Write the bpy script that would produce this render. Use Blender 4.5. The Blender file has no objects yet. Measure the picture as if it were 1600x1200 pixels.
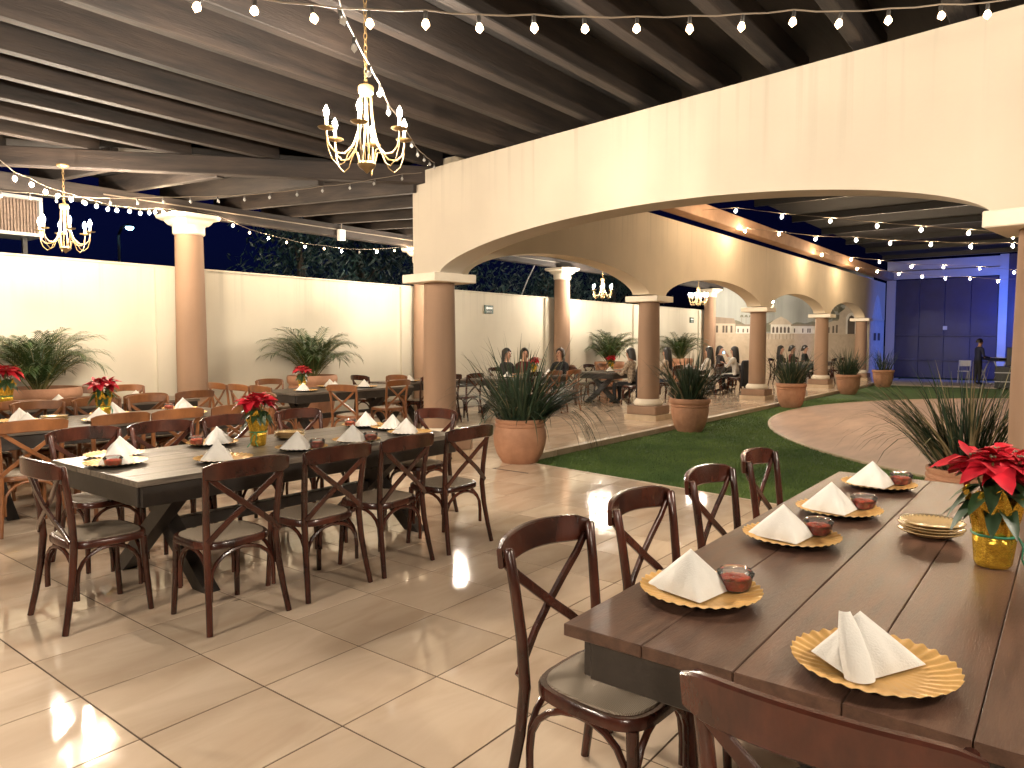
import bpy, bmesh, math, random
from mathutils import Vector, Matrix, noise
R = math.radians
scene = bpy.context.scene
col = scene.collection

# ------------------------------------------------------------------ camera, sky, added tree fill sun, exposure
cam_d = bpy.data.cameras.new('camera'); cam = bpy.data.objects.new('camera', cam_d); col.objects.link(cam)
cam.location = (0, 0, 1.55)
cam.rotation_euler = (R(90 - 3.444), 0, R(37.9 - 90))
cam_d.sensor_width = 36; cam_d.lens = 25.43; cam_d.clip_start = .05; cam_d.clip_end = 600
scene.camera = cam
w = bpy.data.worlds.new('World'); scene.world = w; w.use_nodes = True
wn = w.node_tree.nodes; wl = w.node_tree.links
sky = wn.new('ShaderNodeTexSky'); sky.sky_type = 'NISHITA'; sky.sun_disc = False
sky.sun_elevation = R(-4); sky.sun_rotation = R(20); sky.ozone_density = 8
wn['Background'].inputs['Strength'].default_value = 0.15
wl.new(sky.outputs[0], wn['Background'].inputs['Color'])
sd = bpy.data.lights.new('tree_fill_sun', 'SUN'); sd.energy = .35; sd.angle = R(.5); sd.color = (.35, .62, 1)  # added bluish fill sun that brightens the leaves beyond the wall
so = bpy.data.objects.new('tree_fill_sun', sd); col.objects.link(so); so.rotation_euler = (R(14), R(4), 0)
scene.view_settings.view_transform = 'Standard'; scene.view_settings.look = 'None'
scene.view_settings.exposure = .68; scene.view_settings.gamma = 1
scene.render.engine = 'CYCLES'
cy = scene.cycles
cy.use_denoising = True
try: cy.denoiser = 'OPENIMAGEDENOISE'
except Exception: pass
cy.max_bounces = 5; cy.diffuse_bounces = 3; cy.glossy_bounces = 3; cy.transmission_bounces = 4
cy.use_adaptive_sampling = True; cy.adaptive_threshold = .02
cy.transparent_max_bounces = 8; cy.sample_clamp_indirect = 6; cy.caustics_refractive = False; cy.caustics_reflective = False
cy.blur_glossy = .5

# ------------------------------------------------------------------ helpers
class MB:
    def __init__(s): s.v = []; s.f = []; s.mi = []; s.cur = 0
    def _add(s, vs, fs):
        b = len(s.v); s.v += [tuple(p) for p in vs]
        for f in fs: s.f.append([b + i for i in f]); s.mi.append(s.cur)
        return s
    def box(s, x0, x1, y0, y1, z0, z1, m=None):
        vs = [Vector(p) for p in ((x0,y0,z0),(x1,y0,z0),(x1,y1,z0),(x0,y1,z0),(x0,y0,z1),(x1,y0,z1),(x1,y1,z1),(x0,y1,z1))]
        if m: vs = [m @ p for p in vs]
        return s._add(vs, [(0,3,2,1),(4,5,6,7),(0,1,5,4),(1,2,6,5),(2,3,7,6),(3,0,4,7)])
    def cbox(s, x0, x1, y0, y1, z0, z1, c=.004, m=None):
        """box with all edges chamfered"""
        vs = []; idx = {}
        for i, X in enumerate((x0, x1)):
            for j, Y in enumerate((y0, y1)):
                for k, Z in enumerate((z0, z1)):
                    sx, sy, sz = (1-2*i)*c, (1-2*j)*c, (1-2*k)*c
                    for a, p in enumerate(((X, Y+sy, Z+sz), (X+sx, Y, Z+sz), (X+sx, Y+sy, Z))):
                        idx[i,j,k,a] = len(vs); vs.append(Vector(p))
        fs = []
        q = lambda *t: fs.append([idx[u] for u in t])
        q((0,0,0,0),(0,0,1,0),(0,1,1,0),(0,1,0,0)); q((1,0,0,0),(1,1,0,0),(1,1,1,0),(1,0,1,0))
        q((0,0,0,1),(1,0,0,1),(1,0,1,1),(0,0,1,1)); q((0,1,0,1),(0,1,1,1),(1,1,1,1),(1,1,0,1))
        q((0,0,0,2),(0,1,0,2),(1,1,0,2),(1,0,0,2)); q((0,0,1,2),(1,0,1,2),(1,1,1,2),(0,1,1,2))
        for k in (0,1):
            for j in (0,1): q((0,j,k,1),(1,j,k,1),(1,j,k,2),(0,j,k,2))
            for i in (0,1): q((i,0,k,0),(i,1,k,0),(i,1,k,2),(i,0,k,2))
        for i in (0,1):
            for j in (0,1): q((i,j,0,0),(i,j,1,0),(i,j,1,1),(i,j,0,1))
        for i in (0,1):
            for j in (0,1):
                for k in (0,1): q((i,j,k,0),(i,j,k,1),(i,j,k,2))
        if m: vs = [m @ p for p in vs]
        return s._add(vs, fs)
    def tube(s, pts, r=.01, n=8, flat=None, up=(0,0,1), closed=False):
        """sweep; r number or list; flat=(half width along side, half along normal) rectangular section"""
        pts = [Vector(p) for p in pts]; N = len(pts)
        rs = r if isinstance(r, (list, tuple)) else [r]*N
        rings = []; nrm = None; vs = []
        for i, p in enumerate(pts):
            a = pts[(i-1) % N] if (i > 0 or closed) else p; b = pts[(i+1) % N] if (i < N-1 or closed) else p
            t = (b-a).normalized()
            if nrm is None:
                u = Vector(up)
                if abs(t.dot(u)) > .97: u = Vector((0,1,0)) if abs(t.y) < .9 else Vector((1,0,0))
                nrm = (u - t*u.dot(t)).normalized()
            else:
                nrm = (nrm - t*nrm.dot(t)).normalized()
            bi = t.cross(nrm)
            ring = []
            if flat:
                a_, b_ = flat; c = min(a_, b_)*.45
                sc = rs[i]
                for (x, y) in ((a_-c,b_),(a_,b_-c),(a_,-b_+c),(a_-c,-b_),(-a_+c,-b_),(-a_,-b_+c),(-a_,b_-c),(-a_+c,b_)):
                    vs.append(p + bi*x*sc + nrm*y*sc); ring.append(len(vs)-1)
            else:
                for k in range(n):
                    an = 2*math.pi*k/n; vs.append(p + (bi*math.cos(an) + nrm*math.sin(an))*rs[i]); ring.append(len(vs)-1)
            rings.append(ring)
        fs = []
        m = len(rings[0])
        for i in range(N if closed else N-1):
            A = rings[i]; B = rings[(i+1) % N]
            for k in range(m): fs.append((A[k], A[(k+1)%m], B[(k+1)%m], B[k]))
        if not closed: fs.append(list(reversed(rings[0]))); fs.append(rings[-1])
        return s._add(vs, fs)
    def lathe(s, prof, n=20, c=(0,0,0), fn=None, caps=True):
        vs = []; fs = []
        for (r, z) in prof:
            for k in range(n):
                a = 2*math.pi*k/n
                rr, zz = (r, z) if fn is None else fn(r, z, a)
                vs.append((c[0]+rr*math.cos(a), c[1]+rr*math.sin(a), c[2]+zz))
        for i in range(len(prof)-1):
            for k in range(n): fs.append((i*n+k, i*n+(k+1)%n, (i+1)*n+(k+1)%n, (i+1)*n+k))
        if caps and prof[0][0] > 1e-5: fs.append([k for k in range(n)][::-1])
        if caps and prof[-1][0] > 1e-5: fs.append([(len(prof)-1)*n+k for k in range(n)])
        return s._add(vs, fs)
    def prism(s, poly, z0, z1, m=None):
        n = len(poly); vs = [Vector((x,y,z0)) for x,y in poly] + [Vector((x,y,z1)) for x,y in poly]
        if m: vs = [m @ p for p in vs]
        return s._add(vs, [list(range(n))[::-1], list(range(n,2*n))] + [(i,(i+1)%n,n+(i+1)%n,n+i) for i in range(n)])
    def mesh(s, name, mats, smooth=False):
        me = bpy.data.meshes.new(name); me.from_pydata(s.v, [], s.f)
        for m in (mats if isinstance(mats, (list, tuple)) else [mats]): me.materials.append(m)
        if len(me.materials) > 1: me.polygons.foreach_set('material_index', s.mi)
        if smooth:
            me.polygons.foreach_set('use_smooth', [True]*len(me.polygons))
            if smooth != 'all':
                try: me.set_sharp_from_angle(angle=R(40))
                except Exception: pass
        me.validate(); me.update(); return me
    def build(s, name, mats, parent=None, smooth=True):
        return link(name, s.mesh(name, mats, smooth), parent)
def link(name, me, parent=None):
    o = bpy.data.objects.new(name, me); col.objects.link(o)
    if parent: o.parent = parent
    return o
def tag(o, label=None, cat=None, group=None, kind=None):
    if label: o['label'] = label
    if cat: o['category'] = cat
    if group: o['group'] = group
    if kind: o['kind'] = kind
    return o
def empty(name, loc=(0,0,0), rz=0):
    o = bpy.data.objects.new(name, None); col.objects.link(o); o.location = loc; o.rotation_euler = (0,0,rz)
    o.empty_display_size = .1
    return o
kids = {}
def copy_tree(o, parent=None):
    c = o.copy(); col.objects.link(c)
    if parent: c.parent = parent
    for ch in list(o.children): copy_tree(ch, c)
    return c
def ORD(i): return ['first','second','third','fourth','fifth','sixth','seventh','eighth'][i]

# ------------------------------------------------------------------ materials
def nmat(name):
    m = bpy.data.materials.new(name); m.use_nodes = True
    nt = m.node_tree; return m, nt, nt.nodes['Principled BSDF']
def mat(name, c, rough=.6, metal=0, spec=.5, var=0., vscale=4., bump=0., bscale=60., stretch=(1,1,1), coords='Object', c2=None, rand=0., coat=0., emit=None, es=0, trans=0, sss=0, rvar=0):
    m, nt, b = nmat(name); N = nt.nodes; L = nt.links
    b.inputs['Base Color'].default_value = (*c, 1); b.inputs['Roughness'].default_value = rough
    b.inputs['Metallic'].default_value = metal; b.inputs['Specular IOR Level'].default_value = spec
    b.inputs['Coat Weight'].default_value = coat; b.inputs['Transmission Weight'].default_value = trans
    if coat: b.inputs['Coat Roughness'].default_value = .15
    if emit: b.inputs['Emission Color'].default_value = (*emit, 1); b.inputs['Emission Strength'].default_value = es
    if sss: b.inputs['Subsurface Weight'].default_value = sss; b.inputs['Subsurface Radius'].default_value = (.01,.006,.004)
    if var or bump or c2 or rand:
        tc = N.new('ShaderNodeTexCoord'); mp = N.new('ShaderNodeMapping'); mp.inputs['Scale'].default_value = stretch
        L.new(tc.outputs[coords], mp.inputs[0])
        if rand:
            oi = N.new('ShaderNodeObjectInfo'); ad = N.new('ShaderNodeVectorMath'); ad.operation = 'SCALE'; ad.inputs[0].default_value = (37, 23, 51)
            L.new(oi.outputs['Random'], ad.inputs['Scale']); L.new(ad.outputs[0], mp.inputs['Location'])
        out = None
        if var or c2:
            nz = N.new('ShaderNodeTexNoise'); nz.inputs['Scale'].default_value = vscale; nz.inputs['Detail'].default_value = 6; nz.inputs['Roughness'].default_value = .6
            L.new(mp.outputs[0], nz.inputs[0])
            cr = N.new('ShaderNodeValToRGB'); cr.color_ramp.elements[0].position = .32; cr.color_ramp.elements[1].position = .68
            lo = c2 if c2 else tuple(x*(1-var) for x in c); hi = c if c2 else tuple(min(1, x*(1+var)) for x in c)
            cr.color_ramp.elements[0].color = (*lo, 1); cr.color_ramp.elements[1].color = (*hi, 1)
            L.new(nz.outputs[0], cr.inputs[0]); out = cr.outputs[0]
            if rvar:
                mr = N.new('ShaderNodeMapRange'); mr.inputs['To Min'].default_value = max(.02, rough-rvar); mr.inputs['To Max'].default_value = rough+rvar
                L.new(nz.outputs[0], mr.inputs[0]); L.new(mr.outputs[0], b.inputs['Roughness'])
        if rand:
            hs = N.new('ShaderNodeHueSaturation'); mr = N.new('ShaderNodeMapRange'); mr.inputs['To Min'].default_value = 1-rand; mr.inputs['To Max'].default_value = 1+rand
            L.new(oi.outputs['Random'], mr.inputs[0]); L.new(mr.outputs[0], hs.inputs['Value'])
            if out: L.new(out, hs.inputs['Color'])
            else: hs.inputs['Color'].default_value = (*c, 1)
            out = hs.outputs[0]
        if out: L.new(out, b.inputs['Base Color'])
        if bump:
            n2 = N.new('ShaderNodeTexNoise'); n2.inputs['Scale'].default_value = bscale; n2.inputs['Detail'].default_value = 4
            L.new(mp.outputs[0], n2.inputs[0]); bp = N.new('ShaderNodeBump'); bp.inputs['Strength'].default_value = bump; bp.inputs['Distance'].default_value = .01
            L.new(n2.outputs[0], bp.inputs['Height']); L.new(bp.outputs[0], b.inputs['Normal'])
    return m

M = {}
M['wood_dark'] = mat('mahogany_wood', (.088,.023,.013), .25, c2=(.020,.008,.006), vscale=7, stretch=(1,1,.5), rand=.25, bump=.08, bscale=90, coat=.25)
M['wood_light'] = mat('honey_wood', (.25,.098,.034), .36, c2=(.135,.050,.019), vscale=7, stretch=(1,1,.5), rand=.2, bump=.08, bscale=90, coat=.15)
M['seat'] = None
M['plank'] = mat('stained_plank', (.145,.076,.050), .34, c2=(.072,.037,.026), vscale=3.2, stretch=(1.2,9,9), rand=.2, bump=.18, bscale=26, rvar=.1)
M['plank_grey'] = mat('weathered_plank', (.20,.165,.13), .36, c2=(.055,.044,.036), vscale=3.6, stretch=(.9,11,11), rand=.25, bump=.22, bscale=26, rvar=.1)
M['plank_black'] = mat('ebony_timber', (.035,.028,.024), .45, c2=(.018,.014,.012), vscale=4, stretch=(2,2,2), bump=.1, bscale=40)
M['napkin'] = mat('white_cloth', (.80,.77,.72), .85, var=.03, vscale=14, bump=.25, bscale=220)
M['gold'] = mat('gold_lacquer', (.78,.47,.17), .34, metal=.4, var=.12, vscale=9, bump=.12, bscale=60, rvar=.1)
M['charger_back'] = mat('charger_back', (.02,.016,.012), .5)
M['salsa'] = mat('red_candy', (.85,.05,.03), .3, c2=(.62,.12,.05), vscale=60, bump=.6, bscale=90)
def clear_mat(name, c, white=.06, rough=.06, tint=(.8,.78,.74)):
    m, nt, b = nmat(name); N = nt.nodes; L = nt.links
    tr = N.new('ShaderNodeBsdfTransparent'); tr.inputs[0].default_value = (*c, 1)
    gl = N.new('ShaderNodeBsdfGlossy'); gl.inputs['Roughness'].default_value = rough
    df = N.new('ShaderNodeBsdfDiffuse'); df.inputs[0].default_value = (*tint,1)
    fr = N.new('ShaderNodeFresnel'); fr.inputs[0].default_value = 1.45
    m1 = N.new('ShaderNodeMixShader'); m1.inputs[0].default_value = white; L.new(tr.outputs[0], m1.inputs[1]); L.new(df.outputs[0], m1.inputs[2])
    m2 = N.new('ShaderNodeMixShader'); L.new(fr.outputs[0], m2.inputs[0]); L.new(m1.outputs[0], m2.inputs[1]); L.new(gl.outputs[0], m2.inputs[2])
    L.new(m2.outputs[0], N['Material Output'].inputs[0]); return m
M['clear'] = clear_mat('clear_plastic', (.98,.98,.98), .07)
M['glass_amber'] = clear_mat('pressed_glass', (.98,.90,.74), .5, .15, (.9,.62,.30))
M['red'] = mat('poinsettia_bract', (.62,.012,.03), .5, c2=(.34,.006,.016), vscale=9, rand=.15)
M['green'] = mat('dark_leaf', (.030,.070,.022), .42, c2=(.014,.036,.012), vscale=8, rand=.2)
M['foil'] = mat('gold_foil', (.83,.52,.06), .22, metal=.85, var=.2, vscale=20, bump=.9, bscale=38)
M['ribbon'] = mat('green_ribbon', (.02,.22,.12), .4)
M['terracotta'] = mat('terracotta', (.46,.235,.135), .75, c2=(.33,.16,.09), vscale=5, bump=.2, bscale=50, rand=.12)
M['terracotta_pale'] = mat('pale_terracotta', (.55,.36,.22), .75, c2=(.43,.27,.16), vscale=5, bump=.2, bscale=50)
M['soil'] = mat('potting_soil', (.03,.022,.016), .95, bump=.6, bscale=60)
M['strap'] = mat('strap_leaf', (.034,.060,.028), .62, c2=(.013,.030,.015), vscale=6)
M['strap_pale'] = mat('dry_strap_leaf', (.30,.24,.13), .55, c2=(.12,.11,.05), vscale=6)
M['palm'] = mat('palm_leaflet', (.05,.085,.022), .42, c2=(.018,.042,.013), vscale=3)
M['palm_stem'] = mat('palm_stem', (.20,.17,.05), .5, c2=(.09,.09,.03), vscale=6)
M['night_leaf'] = mat('night_tree_leaf', (.022,.060,.050), .5, c2=(.008,.02,.018), vscale=1.2)
M['bark'] = mat('bark', (.08,.06,.045), .9, bump=.5, bscale=12)
M['capital'] = mat('capital_plaster', (.74,.65,.52), .7, var=.05, vscale=5, bump=.1)
M['column'] = mat('column_paint', (.40,.225,.125), .62, c2=(.33,.18,.10), vscale=1.6, stretch=(1.5,1.5,.4), bump=.08, bscale=40)
M['beam'] = mat('dark_timber', (.042,.028,.021), .76, c2=(.011,.008,.007), vscale=2.2, stretch=(.55,5,5), rand=.25, bump=.35, bscale=18)
M['beam_y'] = mat('dark_cross_timber', (.042,.029,.022), .76, c2=(.011,.008,.007), vscale=2.2, stretch=(5,.55,5), rand=.25, bump=.35, bscale=18)
M['deck'] = mat('roof_deck', (.022,.018,.016), .85, c2=(.012,.010,.009), vscale=2, stretch=(.4,4,4), bump=.3, bscale=12)
M['black_roof'] = mat('black_canopy', (.012,.011,.012), .8, var=.3, vscale=1)
M['eave'] = mat('eave_plaster', (.50,.30,.18), .75, c2=(.38,.22,.13), vscale=3)
M['lamp_gold'] = mat('champagne_metal', (.21,.135,.055), .45, metal=.3, var=.1, vscale=30)
M['candle'] = mat('candle_sleeve', (.80,.72,.56), .5)
M['bulb_on'] = mat('lit_candle_bulb', (1,.9,.7), .3, emit=(1,.875,.71), es=4300)
M['bulb_dim'] = mat('dim_candle_bulb', (1,.9,.7), .3, emit=(1,.885,.73), es=1300)
M['bulb_string'] = mat('lit_string_bulb', (1,.85,.6), .3, emit=(1,.66,.36), es=9)
M['bulb_court'] = mat('lit_court_bulb', (1,.8,.5), .3, emit=(1,.76,.50), es=760)
M['bulb_glass'] = clear_mat('bulb_glass', (.92,.90,.86), .38)
M['socket'] = mat('bulb_socket', (.05,.045,.04), .5)
M['wire'] = mat('string_wire', (.20,.16,.12), .5)
M['white_paint'] = mat('white_paint', (.72,.70,.66), .5, var=.05, vscale=4)
M['lattice'] = mat('cooler_pad', (.30,.22,.17), .9, var=.3, vscale=20, bump=.4)
M['sign_green'] = mat('exit_sign_green', (.006,.05,.035), .4)
M['sign_white'] = mat('sign_white', (.8,.8,.78), .5)
M['kerb'] = mat('kerb_stone', (.56,.43,.29), .55, c2=(.42,.31,.20), vscale=4, bump=.1, rand=.1)
M['grout'] = mat('grout', (.085,.05,.03), .85, var=.2, vscale=10)
M['court_stone'] = mat('stamped_concrete', (.62,.43,.33), .6, c2=(.45,.295,.22), vscale=1.3, stretch=(.6,2.4,1), bump=.25, bscale=9, rvar=.15)
M['turf_base'] = mat('turf_backing', (.07,.13,.03), .9, c2=(.04,.08,.02), vscale=3, bump=.5, bscale=200)
M['turf'] = mat('turf_blade', (.165,.245,.055), .6, c2=(.058,.118,.026), vscale=.9)
M['ground'] = mat('night_ground', (.05,.045,.035), .95, var=.3, vscale=.3)
M['concrete'] = mat('pale_concrete', (.30,.26,.22), .7, var=.15, vscale=2, bump=.1)
M['gate'] = mat('gate_panel', (.008,.012,.06), .5, var=.2, vscale=1.5, bump=.1, bscale=10)
M['frame_white'] = mat('stage_white', (.40,.40,.43), .5)
M['black_metal'] = mat('black_metal', (.012,.012,.013), .4)
M['skin'] = mat('skin', (.42,.22,.14), .5, sss=.1)
M['hair'] = mat('black_hair', (.014,.010,.008), .38, var=.3, vscale=40, stretch=(8,8,1), bump=.4, bscale=60)
M['hair_brown'] = mat('brown_hair', (.075,.038,.02), .38, c2=(.015,.01,.008), vscale=14, stretch=(8,8,1), bump=.4, bscale=60)
for k, c, c2, sc in (('cl_black', (.012,.012,.014), None, 8), ('cl_dark', (.03,.022,.022), (.012,.010,.01), 9), ('cl_red', (.10,.018,.018), None, 8), ('cl_pattern', (.55,.44,.32), (.10,.06,.04), 26),
                     ('cl_cream', (.62,.52,.40), (.16,.10,.07), 22), ('cl_white', (.66,.62,.56), None, 8), ('cl_navy', (.015,.018,.05), None, 8), ('cl_jeans', (.03,.045,.09), None, 10)):
    M[k] = mat(k.replace('cl_', 'cloth_'), c, .85, c2=c2, vscale=sc, var=.15, bump=.2, bscale=90)
M['eye'] = mat('eye', (.01,.008,.006), .2)
M['screen'] = mat('phone_screen', (.2,.5,.7), .2, emit=(.25,.7,1), es=3)
M['blue_lens'] = mat('blue_stage_lens', (.05,.1,1), .2, emit=(.03,.10,1), es=60)
M['far_lamp'] = mat('far_lamp_lens', (.6,.9,1), .2, emit=(.35,.75,1), es=40)

for k_ in ('bulb_string','blue_lens','far_lamp','screen'): M[k_].cycles.emission_sampling = 'NONE'
def stucco(name, c, streak=.12, ztop=None):
    m, nt, b = nmat(name); N = nt.nodes; L = nt.links
    tc = N.new('ShaderNodeTexCoord')
    def noise_(scale, st, det=5):
        mp = N.new('ShaderNodeMapping'); mp.inputs['Scale'].default_value = st; L.new(tc.outputs['Object'], mp.inputs[0])
        n = N.new('ShaderNodeTexNoise'); n.inputs['Scale'].default_value = scale; n.inputs['Detail'].default_value = det; L.new(mp.outputs[0], n.inputs[0]); return n
    n1 = noise_(.8, (1,1,1)); n2 = noise_(.9, (2.2,2.2,.15)); n3 = noise_(30, (1,1,1), 8)
    r1 = N.new('ShaderNodeMapRange'); r1.inputs[1].default_value = .3; r1.inputs[2].default_value = .7; r1.inputs[3].default_value = .90; r1.inputs[4].default_value = 1.05; L.new(n1.outputs[0], r1.inputs[0])
    r2 = N.new('ShaderNodeMapRange'); r2.inputs[1].default_value = .42; r2.inputs[2].default_value = .72; r2.inputs[3].default_value = 1; r2.inputs[4].default_value = 1-streak; L.new(n2.outputs[0], r2.inputs[0])
    if ztop:
        sx = N.new('ShaderNodeSeparateXYZ'); L.new(tc.outputs['Object'], sx.inputs[0])
        zr = N.new('ShaderNodeMapRange'); zr.inputs[1].default_value = ztop-.9; zr.inputs[2].default_value = ztop; zr.inputs[3].default_value = 0; zr.inputs[4].default_value = 1; L.new(sx.outputs[2], zr.inputs[0])
        n5 = noise_(3.2, (3.5,3.5,.07), 6)
        dr = N.new('ShaderNodeMapRange'); dr.inputs[1].default_value = .52; dr.inputs[2].default_value = .70; dr.inputs[3].default_value = 0; dr.inputs[4].default_value = .16; L.new(n5.outputs[0], dr.inputs[0])
        mm = N.new('ShaderNodeMath'); mm.operation = 'MULTIPLY'; L.new(zr.outputs[0], mm.inputs[0]); L.new(dr.outputs[0], mm.inputs[1])
        om = N.new('ShaderNodeMath'); om.operation = 'SUBTRACT'; om.inputs[0].default_value = 1; L.new(mm.outputs[0], om.inputs[1])
        m9 = N.new('ShaderNodeMath'); m9.operation = 'MULTIPLY'; L.new(r1.outputs[0], m9.inputs[0]); L.new(om.outputs[0], m9.inputs[1]); r1 = m9
    mu = N.new('ShaderNodeMath'); mu.operation = 'MULTIPLY'; L.new(r1.outputs[0], mu.inputs[0]); L.new(r2.outputs[0], mu.inputs[1])
    vm = N.new('ShaderNodeVectorMath'); vm.operation = 'SCALE'; vm.inputs[0].default_value = c; L.new(mu.outputs[0], vm.inputs['Scale'])
    L.new(vm.outputs[0], b.inputs['Base Color'])
    b.inputs['Roughness'].default_value = .8
    bp = N.new('ShaderNodeBump'); bp.inputs['Strength'].default_value = .18; bp.inputs['Distance'].default_value = .006; L.new(n3.outputs[0], bp.inputs['Height']); L.new(bp.outputs[0], b.inputs['Normal'])
    return m
M['arch_wall'] = stucco('cream_arch_stucco', (.525,.452,.355), .06, 3.74)
M['back_wall'] = stucco('cream_wall_stucco', (.53,.482,.385), .06, 2.7)
M['column'] = stucco('column_paint_worn', (.31,.192,.122), .26)
M['arcade_wall'] = stucco('tan_arcade_stucco', (.70,.58,.42), .04, 3.96)
M['mural_sky'] = stucco('mural_sky_wash', (.44,.45,.41), .3)
def plain(n, c): M[n] = mat(n, c, .85, var=.1, vscale=5)
plain('mural_ground', (.52,.42,.31)); plain('mural_wall', (.56,.47,.36)); plain('mural_roof', (.30,.235,.175)); plain('mural_dark', (.12,.095,.075)); plain('mural_green', (.20,.195,.14)); plain('mural_pale', (.72,.68,.60))

def seat_material():
    m, nt, b = nmat('woven_seat'); N = nt.nodes; L = nt.links
    tc = N.new('ShaderNodeTexCoord'); ck = N.new('ShaderNodeTexWave'); ck.inputs['Scale'].default_value = 70; ck.bands_direction = 'X'
    ck2 = N.new('ShaderNodeTexWave'); ck2.inputs['Scale'].default_value = 70; ck2.bands_direction = 'Y'
    L.new(tc.outputs['Object'], ck.inputs[0]); L.new(tc.outputs['Object'], ck2.inputs[0])
    mx = N.new('ShaderNodeMath'); mx.operation = 'MULTIPLY'; L.new(ck.outputs['Fac'], mx.inputs[0]); L.new(ck2.outputs['Fac'], mx.inputs[1])
    cr = N.new('ShaderNodeValToRGB'); cr.color_ramp.elements[0].color = (.24,.19,.14,1); cr.color_ramp.elements[1].color = (.56,.47,.37,1); L.new(mx.outputs[0], cr.inputs[0])
    L.new(cr.outputs[0], b.inputs['Base Color']); b.inputs['Roughness'].default_value = .75; b.inputs['Specular IOR Level'].default_value = .25
    bp = N.new('ShaderNodeBump'); bp.inputs['Strength'].default_value = .35; bp.inputs['Distance'].default_value = .003; L.new(mx.outputs[0], bp.inputs['Height']); L.new(bp.outputs[0], b.inputs['Normal'])
    return m
M['seat'] = seat_material()
def tile_material():
    m, nt, b = nmat('polished_beige_tile'); N = nt.nodes; L = nt.links
    tc = N.new('ShaderNodeTexCoord'); oi = N.new('ShaderNodeObjectInfo')
    ge = N.new('ShaderNodeNewGeometry')
    vm = N.new('ShaderNodeVectorMath'); vm.operation = 'SCALE'; vm.inputs[0].default_value = (31,17,7); L.new(oi.outputs['Random'], vm.inputs['Scale'])
    av = N.new('ShaderNodeVectorMath'); av.operation = 'ADD'; L.new(ge.outputs['Position'], av.inputs[0]); L.new(vm.outputs[0], av.inputs[1])
    mp = N.new('ShaderNodeMapping'); mp.inputs['Scale'].default_value = (1.2,3.4,1); mp.inputs['Rotation'].default_value = (0,0,R(-62)); L.new(av.outputs[0], mp.inputs[0])
    nz = N.new('ShaderNodeTexNoise'); nz.inputs['Scale'].default_value = 1.3; nz.inputs['Detail'].default_value = 5; nz.inputs['Distortion'].default_value = .8; L.new(mp.outputs[0], nz.inputs[0])
    cr = N.new('ShaderNodeValToRGB'); e = cr.color_ramp.elements; e[0].position = .3; e[0].color = (.61,.455,.325,1); e[1].position = .72; e[1].color = (.77,.615,.465,1)
    L.new(nz.outputs[0], cr.inputs[0])
    hs = N.new('ShaderNodeHueSaturation'); mr = N.new('ShaderNodeMapRange'); mr.inputs['To Min'].default_value = .9; mr.inputs['To Max'].default_value = 1.08; L.new(oi.outputs['Random'], mr.inputs[0]); L.new(mr.outputs[0], hs.inputs['Value']); L.new(cr.outputs[0], hs.inputs['Color'])
    L.new(hs.outputs[0], b.inputs['Base Color'])
    n2 = N.new('ShaderNodeTexNoise'); n2.inputs['Scale'].default_value = 2.5; n2.inputs['Detail'].default_value = 4; L.new(ge.outputs['Position'], n2.inputs[0])
    r2 = N.new('ShaderNodeMapRange'); r2.inputs['From Min'].default_value = .3; r2.inputs['From Max'].default_value = .7; r2.inputs['To Min'].default_value = .03; r2.inputs['To Max'].default_value = .11; L.new(n2.outputs[0], r2.inputs[0]); L.new(r2.outputs[0], b.inputs['Roughness'])
    b.inputs['Specular IOR Level'].default_value = .75
    n3 = N.new('ShaderNodeTexNoise'); n3.inputs['Scale'].default_value = 3; n3.inputs['Detail'].default_value = 2; L.new(ge.outputs['Position'], n3.inputs[0])
    bp = N.new('ShaderNodeBump'); bp.inputs['Strength'].default_value = .05; bp.inputs['Distance'].default_value = .02; L.new(n3.outputs[0], bp.inputs['Height']); L.new(bp.outputs[0], b.inputs['Normal'])
    return m
M['tile'] = tile_material()

# ------------------------------------------------------------------ setting: ground, floor tiles, lawn, court
GZ = -.08                                     # lawn level below the tiled floor
def edge_x(y): return 7.36 + .139*(y-5.9)     # where the floor ends at the lawn
tag(MB().prism([(-250,-250),(250,-250),(250,250),(-250,250)], -.5, -.30).build('ground', M['ground']), kind='structure')
fl = MB()
fl.prism([(-9,-9),(edge_x(-9)-.01,-9),(edge_x(5.86)-.01,5.86),(-9,5.86)], -.25, -.0028)
fl.prism([(-9,5.86),(33.6,5.86),(33.6,11.3),(-9,11.3)], -.25, -.0028)
floor = tag(fl.build('floor', M['grout'], smooth=False), kind='structure')
T = .545; X0 = 1.265; Y0 = 2.82; G = .0040
def clip(poly, f):
    out = []
    for i in range(len(poly)):
        a, b = poly[i], poly[(i+1) % len(poly)]; fa, fb = f(a), f(b)
        if fa >= 0: out.append(a)
        if fa*fb < 0: t = fa/(fa-fb); out.append((a[0]+(b[0]-a[0])*t, a[1]+(b[1]-a[1])*t))
    return out
def area(p): return abs(sum(p[i][0]*p[(i+1)%len(p)][1]-p[(i+1)%len(p)][0]*p[i][1] for i in range(len(p))))/2 if len(p) > 2 else 0
fwd = Vector((math.cos(R(37.9)), math.sin(R(37.9)))); rgt = Vector((fwd.y, -fwd.x))
full, cut = [], []
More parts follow.
